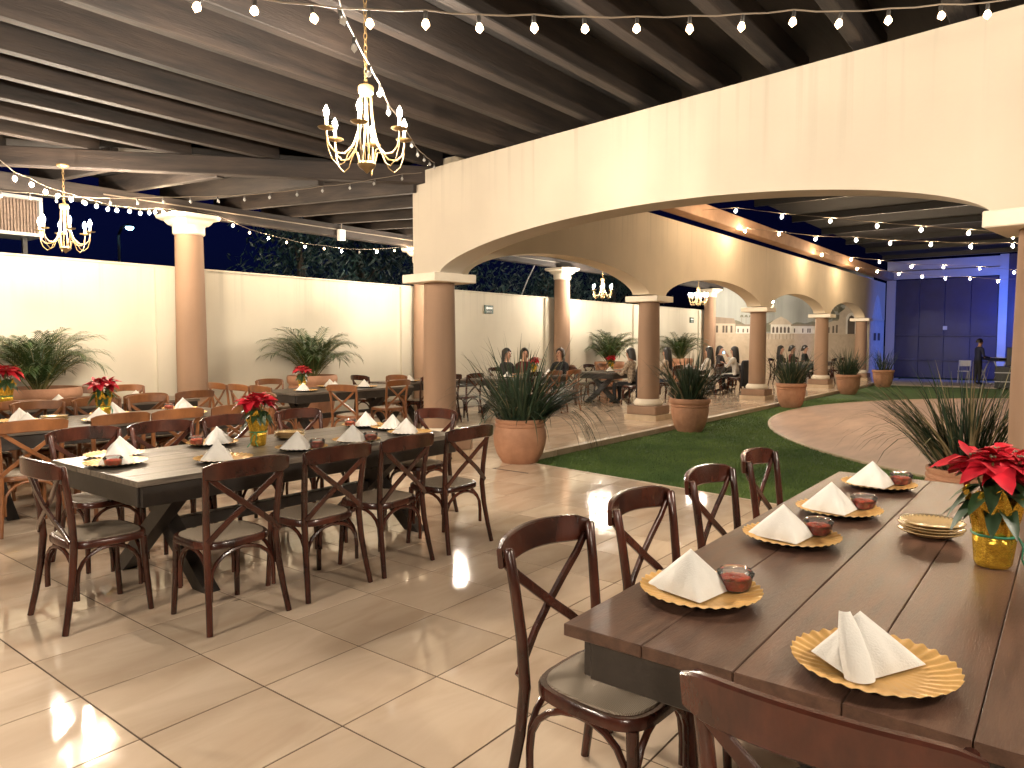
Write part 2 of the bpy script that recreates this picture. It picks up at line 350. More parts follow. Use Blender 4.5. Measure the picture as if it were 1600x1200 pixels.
for i in range(-19, 60):
    for j in range(-22, 16):
        x, y = X0+i*T, Y0+j*T
        if y+T > 11.29 or x < -8.9 or y < -8.9: continue
        q = [(x+G,y+G),(x+T-G,y+G),(x+T-G,y+T-G),(x+G,y+T-G)]
        if y+T <= 5.87 or (y < 5.87 and x+T < edge_x(y)):
            p = clip(q, lambda a: edge_x(a[1])-.004-a[0])
            ps = [p]
        elif y >= 5.87: ps = [q] if x+T < 33.6 else []
        else: ps = [clip(q, lambda a: a[1]-5.87)] if x < 33 else []
        for p in ps:
            a = area(p)
            if a < .004: continue
            c = Vector((sum(u for u,_ in p)/len(p), sum(v for _,v in p)/len(p)))
            d = c.dot(fwd); l = c.dot(rgt)
            inview = d > .8 and abs(l) < d*.74+.4
            (full if a > T*T*.96 else cut).append((d if inview else 1e3+abs(d), p, c))
allt = sorted([(d, p, c, True) for d, p, c in full] + [(d, p, c, False) for d, p, c in cut], key=lambda t: t[0])
def tile_mb(p, mb=None, off=(0,0)):
    mb = mb or MB(); n = len(p); cx = sum(u for u,_ in p)/n; cyy = sum(v for _,v in p)/n; vs = []
    for z, k in ((-.0026, 0), (-.0007, 0), (0, .0008)):
        for (u, v) in p:
            dx, dy = cx-u, cyy-v; l = math.hypot(dx, dy)
            vs.append((u+dx/l*k-off[0], v+dy/l*k-off[1], z))
    fs = [[2*n+i for i in range(n)]]
    for r in (0, 1): fs += [(r*n+i, r*n+(i+1)%n, (r+1)*n+(i+1)%n, (r+1)*n+i) for i in range(n)]
    mb._add(vs, fs); return mb
h = T/2-G
tile_me = tile_mb([(-h,-h),(h,-h),(h,h),(-h,h)]).mesh('tile', M['tile'])
rest = MB(); cnt = 0
for d, p, c, isf in allt:
    if d < 900 and cnt < 300:
        cnt += 1
        if isf: o = link('tile', tile_me, floor)
        else: o = link('tile', tile_mb(p, off=c).mesh('tile', M['tile']), floor)
        o.location = (c.x, c.y, 0)
    else: tile_mb(p, rest)
tag(rest.build('far_tiles', M['tile'], floor, smooth=False), kind='stuff')
# kerb along the arcade, made of edging stones
kerb = empty('kerb', (0,0,0)); tag(kerb, kind='structure')
kme = MB().cbox(-.497,.497,-.055,.055,-.22,.004,.006).mesh('edging_stone', M['kerb'])
for k in range(26):
    o = link('edging_stone', kme, kerb); o.location = (7.93+k, 5.80, 0)
ems = MB().cbox(-.499,.499,-.03,.03,-.2,.002,.004).mesh('edging_stone', M['kerb'])
for k in range(15):
    y = 5.25-k; o = link('edging_stone', ems, kerb); o.location = (edge_x(y)+.034, y, 0); o.rotation_euler = (0,0,math.atan2(1,.139))
# lawn
CC = Vector((17.0,-3.75)); CR = 8.85
lw = MB(); lw.prism([(edge_x(-9)+.064,-9),(33.9,-9),(33.9,5.74),(edge_x(5.74)+.064,5.74)], -.25, GZ)
tag(lw.build('lawn', M['turf_base'], smooth=False), kind='structure')
rnd = random.Random(3)
tv, tf = [], []
n = 0
while n < 130000:
    u = rnd.random(); x = 6.6 + 14*u*u*1.0 + rnd.random()*1.2; y = -1 + 6.7*rnd.random()
    if x < edge_x(y)+.07 or y > 5.735: continue
    if (Vector((x,y))-CC).length < CR+.01: continue
    a = rnd.random()*6.283; hgt = .012+.022*rnd.random(); wd = .0035*(1+.05*x)
    lx, ly = (rnd.random()-.5)*.03, (rnd.random()-.5)*.03; b = len(tv)
    tv += [(x-wd*math.cos(a), y-wd*math.sin(a), GZ-.001), (x+wd*math.cos(a), y+wd*math.sin(a), GZ-.001), (x+lx, y+ly, GZ+hgt)]; tf.append((b,b+1,b+2)); n += 1
me = bpy.data.meshes.new('turf'); me.from_pydata(tv, [], tf); me.materials.append(M['turf'])
tag(link('turf', me), 'short green artificial turf between the arcade and the round court', 'turf', kind='stuff')
# round court slab
pc = [(CC.x+CR*math.cos(2*math.pi*k/128), CC.y+CR*math.sin(2*math.pi*k/128)) for k in range(128)]
tag(MB().prism(pc, -.2, GZ+.022).build('round_court_paving', M['court_stone'], smooth=False), kind='structure')
ring = MB().tube([(x,y,GZ+.012) for x,y in [(CC.x+(CR+.03)*math.cos(2*math.pi*k/128), CC.y+(CR+.03)*math.sin(2*math.pi*k/128)) for k in range(128)]], 1, flat=(.03,.02), closed=True)
tag(ring.build('court_edging', M['kerb']), kind='structure')
tag(MB().prism([(29.2,-6),(33.88,-6),(33.88,5.72),(29.2,5.72)], -.2, GZ+.045).build('concrete_apron', M['concrete'], smooth=False), kind='structure')

# ------------------------------------------------------------------ walls
bw = MB(); bw.box(-10,27.5,11.28,11.5,-.3,2.68)
wall = bw.build('boundary_wall', M['back_wall'], smooth=False)
tag(wall, 'long cream plastered boundary wall behind the palms and columns', 'wall')
cp = MB()
for k in range(7):
    x0 = -10+5.3*k; cp = MB().cbox(x0+.01, min(x0+5.29,27.49), 11.255, 11.525, 2.681, 2.715, .006); cp.build('coping', M['back_wall'], wall, smooth=False)
for xc in (.65,5.9,11.05,16.3,21.2,26.3):
    MB().box(xc-.42,xc+.42,11.22,11.279,-.006,2.676).build('pilaster', M['back_wall'], wall, smooth=False)

# big arch wall ---------------------------------------------------------------
PA = Vector((6.95,6.62)); DA = Vector((-.139,-.990)).normalized(); NA = Vector((-DA.y, DA.x)) * -1
if NA.x > 0: NA = -NA
MA = Matrix(((DA.x,NA.x,0,PA.x),(DA.y,NA.y,0,PA.y),(0,0,1,0),(0,0,0,1)))   # local: t along wall, n to the hall, z
def arch_z(u, rise, zs): return zs + rise*math.sqrt(max(0, 1-u*u))**1.0
def spandrel(mb, spans, s0, s1, zs, ztop, rise, th, m, notch=None):
    """wall strip over arches; spans = list of (a,b) openings"""
    ps = {s0, s1}
    for a, b in spans:
        for k in range(41): ps.add(a+(b-a)*(.5-.5*math.cos(math.pi*k/40)))
    if notch: ps.add(notch[0])
    ps = sorted(ps); lo = []
    for p in ps:
        z = zs
        for a, b in spans:
            if a < p < b: u = (p-(a+b)/2)/((b-a)/2); z = zs + rise*(1-u*u)**.62
        lo.append(z)
    vs, fs = [], []
    def top(p, left): return notch[1] if notch and (p < notch[0] or (p == notch[0] and left)) else ztop
    for i in range(len(ps)-1):
        a, b = ps[i], ps[i+1]; za, zb = lo[i], lo[i+1]; ta, tb = top(a, False), top(b, True)
        q = len(vs)
        for y in (th, -th):
            vs += [(a,y,za),(b,y,zb),(b,y,tb),(a,y,ta)]
        fs += [(q,q+1,q+2,q+3),(q+7,q+6,q+5,q+4),(q+4,q+5,q+1,q),(q+3,q+2,q+6,q+7)]
    q = len(vs); a, b = ps[0], ps[-1]
    vs += [(a,th,lo[0]),(a,-th,lo[0]),(a,-th,top(a,False)),(a,th,top(a,False)),(b,th,lo[-1]),(b,-th,lo[-1]),(b,-th,ztop),(b,th,ztop)]
    fs += [(q+1,q,q+3,q+2),(q+4,q+5,q+6,q+7)]
    if notch:
        q = len(vs); a = notch[0]; vs += [(a,th,notch[1]),(a,-th,notch[1]),(a,-th,ztop),(a,th,ztop)]; fs.append((q,q+1,q+2,q+3))
    return mb._add([m @ Vector(v) for v in vs], fs)
aw = MB(); spandrel(aw, [(.24,6.22),(6.94,12.9)], -.32, 13.3, 2.41, 3.74, .44, .18, MA, notch=(-.05,3.575))
wall = aw.build('arched_wall', M['arch_wall'], smooth=False)
tag(wall, 'tall cream wall with one wide low arch opening to the courtyard', 'wall')
# arcade wall -----------------------------------------------------------------
CX = [6.95,12.88,19.05,25.1,30.65]
sp = [(7.32,12.53),(13.23,18.70),(19.40,24.75),(25.45,30.30)]
ar = MB(); MI = Matrix(((1,0,0,0),(0,1,0,6.62),(0,0,1,0),(0,0,0,1)))
spandrel(ar, sp, 7.14, 34.0, 2.43, 3.96, .47, .18, MI)
arc = ar.build('arcade_wall', M['arcade_wall'], smooth=False)
tag(arc, 'tan arcade wall of four arches receding along the courtyard lawn', 'wall')
MB().box(31.3,33.98,6.45,6.79,-.1,2.426).build('end_pier', M['mural_pale'], arc, smooth=False)
# belfry painted on the arcade end
bf = MB()
def flatpoly(mb, pts, m, y0=0., y1=.006): mb.prism(pts, y0, y1, m); return mb
MP = Matrix(((1,0,0,0),(0,0,-1,6.438),(0,1,0,0),(0,0,0,1)))     # (x,z) polygon on the arcade's courtyard face
flatpoly(bf, [(31.5,2.44),(33.5,2.44),(33.3,2.62),(33.05,3.0),(32.85,3.25),(32.5,3.42),(32.15,3.25),(31.95,3.0),(31.7,2.62)], MP)
b_ = bf.build('painted_belfry', M['mural_pale'], arc, smooth=False)
flatpoly(MB(), [(31.25,2.34),(33.75,2.34),(33.75,2.44),(31.25,2.44)], MP, 0, .03).build('painted_cornice', M['capital'], arc, smooth=False)
for xx in (32.0,32.75): flatpoly(MB(), [(xx,1.55),(xx+.42,1.55),(xx+.42,1.85),(xx,1.85)], MP @ Matrix.Translation((0,0,-.006)), 0, .004).build('painted_opening', M['mural_dark'], arc, smooth=False)
# eave beam over the arcade
eb = MB().cbox(7.4,33.9,6.12,6.43,4.06,4.36,.01).build('eave_beam', M['eave'], smooth=False)
tag(eb, 'long plastered eave beam above the arcade wall, turning blue at the far end', 'beam')

# columns ---------------------------------------------------------------------
def arcade_column(name, x, y, rz, label, ztop=2.41, plinth=True):
    r = empty(name, (x, y, 0), rz); tag(r, label, 'column', 'round tan columns of the arcade')
    if plinth:
        MB().cbox(-.34,.34,-.34,.34,-.05,.11,.006).build('footing', M['kerb'], r, smooth=False)
        MB().cbox(-.31,.31,-.31,.31,.111,.28,.01).build('plinth', M['column'], r, smooth=False)
        MB().lathe([(.265,.281),(.285,.31),(.285,.34),(.25,.39),(.235,.41)], 28).build('base_ring', M['capital'], r)
    MB().lathe([(.215,.405 if plinth else 0),(.215,1.2),(.20,ztop-.116)], 32).build('shaft', M['column'], r)
    c = MB().cbox(-.345,.345,-.345,.345,ztop-.115,ztop-.004,.008).build('capital', M['capital'], r, smooth=False)
    return r
nm = ['tan round column at the corner where the two arched walls meet', 'tan round column right of the corner column, second along the arcade', 'tan round column in the middle of the arcade, third from the corner', 'tan round column fourth along the arcade before the painted church', 'tan round column at the far end of the arcade beside the mural tower']
for i, x in enumerate(CX):
    arcade_column('arcade_column', x, 6.62, -R(8) if i == 0 else 0, nm[i])
p = PA + DA*6.55
arcade_column('arcade_column', p.x, p.y, math.atan2(DA.y, DA.x), 'tan round column at the right edge beside the strappy plant')
# columns of the boundary wall
def cap_profile(z): return [(.215,z),(.235,z+.02),(.235,z+.13),(.25,z+.15)]
bn = ['first', 'second', 'third', 'fourth', 'fifth']
bl = ['tall tan column left of the red poinsettia, against the boundary wall', 'tall tan column half hidden behind the corner column of the arches', 'tall tan column seen through the first arch, against the boundary wall', 'tall tan column hidden mostly by the second arcade column', 'tall tan column at the left edge of the painted mural']
for i, x in enumerate((5.9,11.05,16.3,21.2,26.3)):
    if i == 3: continue
    r = empty('wall_column', (x,10.98,0)); tag(r, bl[i], 'column', 'tall columns along the boundary wall')
    MB().lathe([(.225,0),(.225,1.5),(.205,3.2)], 28).build('shaft', M['column'], r)
    MB().lathe(cap_profile(3.18), 28).build('necking', M['capital'], r)
    c = MB(); vs = []
    for z, hw in ((3.33,.24),(3.36,.27),(3.40,.30),(3.425,.38),(3.475,.40)):
        ch = hw*.35; vs += [(hw-ch,hw,z),(hw,hw-ch,z),(hw,-hw+ch,z),(hw-ch,-hw,z),(-hw+ch,-hw,z),(-hw,-hw+ch,z),(-hw,hw-ch,z),(-hw+ch,hw,z)]
    fs = [list(range(8))[::-1], list(range(32,40))]
    for a in range(4): fs += [(a*8+k, a*8+(k+1)%8, a*8+8+(k+1)%8, a*8+8+k) for k in range(8)]
    c._add(vs, fs); c.build('capital', M['capital'], r, smooth=False)

# ------------------------------------------------------------------ roof
roof = empty('timber_roof', (0,0,3.78)); tag(roof, 'dark timber roof of close set beams over the dining hall', 'roof')
def beamobj(name, x0, x1, y0, y1, z0, z1, mt, par, m=None):
    """own origin so that texture and random vary"""
    c = Vector(((x0+x1)/2,(y0+y1)/2,(z0+z1)/2)); o = MB().cbox(x0-c.x,x1-c.x,y0-c.y,y1-c.y,z0-c.z,z1-c.z,.008).build(name, mt, par, smooth=False)
    o.location = c - (par.location if par else Vector()); return o
# hip girder direction
GA = R(139.9); GD = Vector((math.cos(GA), math.sin(GA)))
GP = Vector((6.92,6.70))
def girder_x(y): return GP.x + (y-GP.y)*GD.x/GD.y
y = -5.2; k = 0
while y < 11.3:
    x1 = 7.6 + .139*(y-6.6) if y < 6.4 else girder_x(y)+.1
    if x1 > -6.5:
        o = beamobj('beam', -8.5, x1, y-.055, y+.055, 3.80, 4.12, M['beam'], roof)
    y += .66; k += 1
Lg = 7.6
gm = MB().cbox(-.0, Lg, -.07, .07, 3.578, 3.796, .008, None)
o = gm.build('hip_girder', M['beam'], roof, smooth=False); o.location = (GP.x, GP.y, -3.78); o.rotation_euler = (0,0,GA)
x = 2.2; k = 0
while x < 27.2:
    ys = 6.82 if x > 7.2 else GP.y + (x-GP.x)*GD.y/GD.x + .08
    if ys < 11.0:
        # slightly rising towards the boundary wall
        L_ = 11.75-ys; o = MB().cbox(-.05,.05,0,L_,0,.26,.008).build('cross_beam', M['beam_y'], roof, smooth=False)
        o.location = (x, ys, 3.46+(ys-6.6)*.055-3.78); o.rotation_euler = (math.atan(.055),0,0)
    x += .92
o = beamobj('wall_plate', -3, 27.3, 10.86, 11.06, 3.478, 3.70, M['beam'], roof)
dk = MB(); dk.box(-9,8.2,-9,6.55,4.121,4.2); dk.box(-9,7.6,6.551,11.8,4.121,4.2); dk.build('deck', M['deck'], roof, smooth=False).location = (0,0,-3.78)
d2 = MB(); d2.prism([(girder_x(6.82)-1.9,0),(28,0),(28,5.0),(girder_x(11.8)-1.9,5.0)], .264, .34); o = d2.build('deck', M['deck'], roof, smooth=False); o.location = (2,6.82,3.46-3.78+.012); o.rotation_euler = (math.atan(.055),0,0)
# conduit along the plate
MB().tube([(4.6,10.845,3.60),(16,10.845,3.60)], .010, 6).build('conduit', M['wire'], roof).location = (0,0,-3.78)
# courtyard roof: dark canopy with purlins
cr_ = empty('courtyard_canopy', (0,0,4.9)); tag(cr_, 'black canopy roof high over the courtyard behind the string lights', 'canopy')
MB().box(7.5,34.2,-10,6.4,.12,.2).build('canopy_sheet', M['black_roof'], cr_, smooth=False)
for k in range(9): MB().box(9+3*k-.05,9+3*k+.05,-10,6.4,-.05,.119).build('purlin', M['black_metal'], cr_, smooth=False)

# ------------------------------------------------------------------ far end wall and gate, mural
ew = empty('end_wall', (34.1,0,0)); tag(ew, 'far courtyard end wall with a pale fascia band lit blue', 'wall')
MB().box(-.08,.12,2.16,2.44,-.1,4.9).build('gate_post', M['frame_white'], ew, smooth=False)
MB().box(-.08,.12,6.06,6.40,-.1,4.06).build('gate_post', M['frame_white'], ew, smooth=False)
MB().box(-.10,.10,2.441,6.4,4.10,4.42).build('fascia_board', M['frame_white'], ew, smooth=False)
MB().box(-.04,.10,2.441,6.4,4.45,4.85).build('fascia_board', M['frame_white'], ew, smooth=False)
MB().box(-.02,.12,-9,2.159,-.1,4.9).build('wall_panel', M['gate'], ew, smooth=False)
gt = empty('metal_gate', (34.12,4.25,-.035)); tag(gt, 'wide dark metal gate at the far end of the courtyard', 'gate')
for k in range(4): MB().cbox(-.03,.03,-1.8+.905*k+.004,-1.8+.905*(k+1)-.004,.05,4.1,.006).build('panel', M['gate'], gt, smooth=False)
for z in (.75,1.75): MB().cbox(-.09,-.031,-1.8,1.8,z,z+.08,.006).build('rail', M['gate'], gt, smooth=False)
MB().box(-.06,-.031,-.1,.05,2.02,2.17).build('lock_plate', M['frame_white'], gt, smooth=False)
# mural wall: local u along wall, n facing the hall
M0 = Vector((27.5,11.27)); M1 = Vector((33.6,6.83)); du = (M1-M0).normalized(); dn = Vector((du.y,-du.x))
if dn.x > 0: dn = -dn
MM = Matrix(((du.x,0,dn.x,M0.x),(du.y,0,dn.y,M0.y),(0,1,0,0),(0,0,0,1)))    # (u,z,n)
Lm = (M1-M0).length
mw = empty('mural_wall', (0,0,0)); tag(mw, 'end wall painted with a village plaza, bandstand and church', 'mural')
MB().prism([(-.3,-.1),(Lm,-.1),(Lm,4.6),(-.3,4.6)], -.2, 0, MM).build('painted_sky', M['mural_sky'], mw, smooth=False)
def mp(name, pts, mt, lay): return MB().prism(pts, lay*.004-.003, lay*.004, MM).build(name, M[mt], mw, smooth=False)
def rect(u0,u1,z0,z1): return [(u0,z0),(u1,z0),(u1,z1),(u0,z1)]
mp('painted_ground', rect(-.3,Lm,-.05,1.84), 'mural_ground', 1)
rr = random.Random(8)
hill = [(-.3,1.9)]+[(Lm*k/40, 2.26+.26*noise.noise((k*.31,2,0))+(.35 if 30 < k < 34 else 0)) for k in range(41)]+[(Lm,1.9)]
mp('painted_hill', hill[::-1], 'mural_green', 1)
mp('painted_house', rect(-.3,.92,1.82,2.24), 'mural_wall', 2); mp('painted_roof', [(-.3,2.22),(.95,2.22),(.85,2.42),(-.3,2.5)], 'mural_roof', 3)
for u in (-.15,.05,.34,.48,.7): mp('painted_window', rect(u,u+.09,1.86,2.14), 'mural_dark', 3)
mp('painted_house', rect(.95,1.9,1.83,2.12), 'mural_pale', 2); mp('painted_roof', rect(.93,1.9,2.12,2.19), 'mural_roof', 3)
for u in (1.02,1.25,1.45,1.65): mp('painted_window', rect(u,u+.06,1.87,2.02), 'mural_dark', 3)
mp('painted_house', rect(3.5,5.1,1.83,2.14), 'mural_pale', 2); mp('painted_roof', rect(3.5,5.12,2.14,2.2), 'mural_roof', 3)
for u in (3.65,4.05,4.3,4.4,4.7,4.9): mp('painted_window', rect(u,u+.06,1.87,2.04), 'mural_dark', 3)
mp('painted_bandstand', rect(2.55,3.5,1.82,2.2), 'mural_pale', 4); mp('painted_roof', [(2.45,2.2),(3.58,2.2),(3.3,2.4),(3.02,2.52),(2.74,2.4)], 'mural_wall', 5)
mp('painted_steps', [(2.3,1.6),(3.75,1.6),(3.5,1.82),(2.55,1.82)], 'mural_wall', 5)
for u in (2.62,2.8,2.98,3.16,3.34): mp('painted_window', [(u,1.86),(u+.1,1.86),(u+.1,2.06),(u+.05,2.12),(u,2.06)], 'mural_dark', 6)
for u in (2.45,2.6,2.78,2.95,3.12,3.3,3.46,3.6): mp('painted_post', rect(u,u+.025,1.6,1.82), 'mural_roof', 6)
for u in (1.2,1.4,1.6,4.6,4.75):
    mp('painted_trunk', rect(u,u+.015,2.2,2.5), 'mural_roof', 2)
    mp('painted_palm_crown', [(u-.08,2.46),(u,2.5),(u+.09,2.46),(u+.06,2.55),(u+.01,2.58),(u-.05,2.55)], 'mural_green', 3)
for k in range(26):
    u = 5.2+rr.random()*.9; z = 2.4+rr.random()*.75
    s_ = .07+.1*rr.random(); mp('painted_foliage', [(u+s_*math.cos(a)*(.7+.5*rr.random()), z+s_*math.sin(a)*(.7+.5*rr.random())) for a in [i*math.pi/4 for i in range(8)]], 'mural_green', 2+(k%3))
mp('painted_church', [(5.85,1.8),(7.2,1.8),(7.2,2.7),(6.85,2.85),(6.7,3.2),(6.45,3.36),(6.2,3.2),(6.1,2.85),(5.85,2.7)], 'mural_wall', 5)
mp('painted_portal', [(6.18,1.82),(6.72,1.82),(6.72,2.5),(6.62,2.66),(6.45,2.72),(6.28,2.66),(6.18,2.5)], 'mural_pale', 6)
mp('painted_door', [(6.27,1.82),(6.63,1.82),(6.63,2.4),(6.55,2.55),(6.45,2.6),(6.35,2.55),(6.27,2.4)], 'mural_dark', 7)
mp('painted_house', [(5.0,1.82),(5.9,1.82),(5.9,2.5),(5.0,2.16)], 'mural_wall', 4)
for u in (5.1,5.3,5.52,5.7): mp('painted_window', rect(u,u+.08,1.86,2.02+(u-5)*.25), 'mural_dark', 5)

# ------------------------------------------------------------------ chandeliers
def make_chandelier(chain, pattern):
    """origin at the ceiling canopy"""
    t = empty('chandelier')
    MB().lathe([(.0,0),(.065,0),(.065,-.012),(.045,-.03),(.012,-.04),(.0,-.04)][::-1], 20).build('ceiling_canopy', M['lamp_gold'], t)
    cm = MB(); z = -.04; k = 0
    while z > -chain:
        pts = []
        for a in range(10):
            an = a*2*math.pi/10; x_ = .011*math.cos(an); z_ = .024*math.sin(an)
            pts.append((x_ if k%2 else 0, 0 if k%2 else x_, z-.022+z_))
        cm.tube(pts, .0032, 6, closed=True, up=(0,1,0) if k%2 else (1,0,0)); z -= .037; k += 1
    cm.build('chain', M['lamp_gold'], t)
    zt = -chain-.01
    MB().lathe([(0,zt),(.012,zt),(.016,zt-.03),(.045,zt-.04),(.05,zt-.05),(.05,zt-.085),(.04,zt-.095),(0,zt-.095)][::-1], 20).build('collar', M['lamp_gold'], t)
    zb = zt-.56
    MB().lathe([(0,zb+.035),(.052,zb+.035),(.06,zb+.02),(.05,zb),(.02,zb-.02),(.008,zb-.035),(0,zb-.04)][::-1], 20).build('bowl_finial', M['lamp_gold'], t)
    for i in range(6):
        a = i*math.pi/3+.35; ca, sa = math.cos(a), math.sin(a)
        P_ = lambda r, z_: (r*ca, r*sa, z_)
        prof = [(.035,zt-.08),(.04,zt-.2),(.055,zt-.33),(.09,zt-.43),(.15,zt-.49),(.21,zt-.49),(.25,zt-.45),(.265,zt-.39),(.265,zt-.355)]
        arm = MB().tube([P_(r, z_) for r, z_ in prof], .0062, 8, up=(-sa,ca,0)).build('arm', M['lamp_gold'], t)
        lp = [(.265,zt-.37),(.262,zt-.45),(.235,zt-.53),(.19,zt-.57),(.15,zt-.545),(.12,zt-.48),(.10,zt-.45),(.075,zt-.455),(.055,zb+.03)]
        MB().tube([P_(r, z_) for r, z_ in lp], .0036, 7, up=(-sa,ca,0)).build('scroll', M['lamp_gold'], arm)
        c = P_(.265, zt-.355)
        MB().lathe([(.0,-.004),(.012,-.004),(.05,.006),(.055,.012),(.05,.012),(.012,.004),(.0,.004)], 18, c).build('drip_pan', M['lamp_gold'], arm)
        MB().lathe([(.0105,.004),(.0105,.075),(.0,.075)], 12, c).build('candle_sleeve', M['candle'], arm)
        bm = 'bulb_on' if pattern[i] == 1 else 'bulb_dim' if pattern[i] == 2 else 'bulb_glass'
        MB().lathe([(.007,.075),(.012,.085),(.0165,.103),(.0155,.12),(.0,.15)], 7, c).build('candle_bulb', M[bm], arm, smooth='all')
    return t
ch1 = make_chandelier(.55, (1,2,1,1,2,1))
def chand(src, loc, rz, label, z=1):
    o = copy_tree(src); o.location = loc; o.rotation_euler = (0,0,rz); tag(o, label, 'chandelier', 'champagne metal candle chandeliers'); return o
ch1.location = (3.20,3.69,3.795); ch1.rotation_euler = (0,0,R(20)); tag(ch1, 'large near chandelier with candle bulbs hanging below the dark beams', 'chandelier', 'champagne metal candle chandeliers')
ch2 = make_chandelier(.40, (1,2,2,1,2,1)); ch2.location = (3.50,9.28,3.57); tag(ch2, 'chandelier hanging from the hip girder above the left palm', 'chandelier', 'champagne metal candle chandeliers')
chand(ch2, (16.55,9.87,3.63), .3, 'far chandelier glowing through the first arch of the arcade')
chand(ch2, (20.9,9.1,3.60), .8, 'farthest chandelier glowing through the second arch of the arcade')
chand(ch2, (26.2,8.85,3.60), .8, 'added unseen chandelier brightening the mural, hidden behind the third column')  # added to brighten the mural, kept out of sight by the column
chand(ch2, (10.0,9.3,3.60), .8, 'chandelier over the dark table hidden behind the arched wall')
chand(ch1, (3.20,-2.0,3.795), .5, 'chandelier above the right side tables beyond the picture edge')
chand(ch1, (-2.5,3.6,3.795), .9, 'chandelier behind the viewer on the left aisle')
chand(ch1, (-2.5,-2.0,3.795), .1, 'chandelier behind the viewer on the right aisle')

# ------------------------------------------------------------------ string lights
bulb_me = {}
for nm_, mt in (('on','bulb_string'),('off','bulb_glass'),('court','bulb_court')):
    bulb_me[nm_] = MB().lathe([(.006,.0),(.011,-.008),(.017,-.020),(.0185,-.031),(.0,-.050)][::-1], 8 if nm_ != 'court' else 7).mesh('bulb', M[mt], 'all')
sock_me = MB().lathe([(.0,.03),(.009,.028),(.0105,.0),(.009,-.006),(0,-.006)][::-1], 8).mesh('socket', M['socket'], 'all')
def string(label, pts, kind, pre=(), post=(), scale=1., hang=.035):
    t = empty('string_lights', pts[0]); tag(t, label, 'string lights', 'strings of round bulbs')
    o0 = Vector(pts[0]); wp = [Vector(p) for p in pre]+[Vector(p)+Vector((0,0,hang)) for p in pts]+[Vector(p) for p in post]
    fine = []
    for i in range(len(wp)-1):
        for s_ in (0, .5): q = wp[i].lerp(wp[i+1], s_); fine.append(q - Vector((0,0,.006 if s_ else 0)) - o0)
    fine.append(wp[-1]-o0)
    MB().tube(fine, .0042, 5).build('wire', M['wire'], t)
    for i, p in enumerate(pts):
        s_ = link('socket', sock_me, t); s_.location = Vector(p)-o0; s_.rotation_euler = (rnd.uniform(-.25,.25), rnd.uniform(-.25,.25), 0)
        k_ = kind if isinstance(kind, str) else kind[i]
        b = link('bulb', bulb_me[k_], s_); b.scale = (scale,)*3
S1 = [(1.67,2.98,2.98),(1.84,2.83,2.98),(2.02,2.67,2.97),(2.2,2.51,2.97),(2.39,2.35,2.99),(2.57,2.19,2.99),(2.76,2.02,3.01),(2.94,1.86,3.02),(3.13,1.69,3.04),(3.32,1.51,3.06),(3.52,1.33,3.09),(3.72,1.15,3.13),(3.9,.98,3.14),(4.09,.8,3.17),(4.3,.6,3.21),(4.5,.42,3.24)]
S2 = [(2.2,2.7,3.03),(2.5,2.97,3.07),(2.85,3.26,3.1),(3.23,3.59,3.16),(3.64,3.96,3.21),(4.08,4.31,3.28),(4.67,4.78,3.32),(5.2,5.24,3.42),(5.75,5.69,3.54),(6.22,6.07,3.64),(6.55,6.31,3.7)]
S3 = [(3.0,9.68,3.21),(3.23,9.5,3.2),(3.44,9.34,3.18),(3.66,9.17,3.18),(3.89,8.99,3.18),(4.12,8.82,3.2),(4.34,8.64,3.22),(4.58,8.46,3.24),(4.82,8.27,3.26),(5.06,8.08,3.29),(5.29,7.89,3.33),(5.54,7.69,3.38),(5.78,7.5,3.44),(6.04,7.29,3.49),(6.28,7.1,3.56),(6.55,6.88,3.64)]
S4 = [(2.5,7.7,3.05),(2.71,7.93,3.06),(2.91,8.15,3.05),(3.11,8.38,3.07),(3.32,8.6,3.09),(3.54,8.82,3.11),(3.75,9.03,3.13),(3.97,9.24,3.15),(4.17,9.48,3.19),(4.41,9.67,3.23),(4.64,9.87,3.26),(4.86,10.08,3.32),(5.06,10.32,3.38),(5.28,10.53,3.43),(5.5,10.68,3.47)]
S5 = [(6.23,10.78,3.5),(6.54,10.78,3.42),(6.83,10.78,3.34),(7.19,10.78,3.29),(7.54,10.78,3.26),(7.91,10.78,3.22),(8.32,10.78,3.23),(8.71,10.78,3.22),(9.14,10.78,3.24),(9.57,10.78,3.29),(10.04,10.78,3.36),(10.42,10.78,3.43)]
string('lit bulb string crossing the whole top of the view', S1, 'on', pre=[(.9,3.7,3.2)], post=[(6.0,-.9,3.7)])
string('unlit bulb string passing behind the near chandelier to the wall corner', S2, 'off', pre=[(1.4,1.9,3.1)], post=[(6.75,6.5,3.76)])
string('unlit bulb string swagged below the hip girder', S3, 'off', pre=[(2.0,10.4,3.3)], post=[(6.8,6.72,3.72)])
string('lit bulb string running from the left edge to the tall column', S4, 'court', pre=[(1.6,6.6,3.3)], post=[(5.8,10.84,3.5)])
string('lit bulb string swagged between two tall columns of the boundary wall', S5, ['on','court','on','court','on','court','on','court','off','court','on','court'], pre=[(5.95,10.8,3.55)], post=[(10.8,10.8,3.5)])
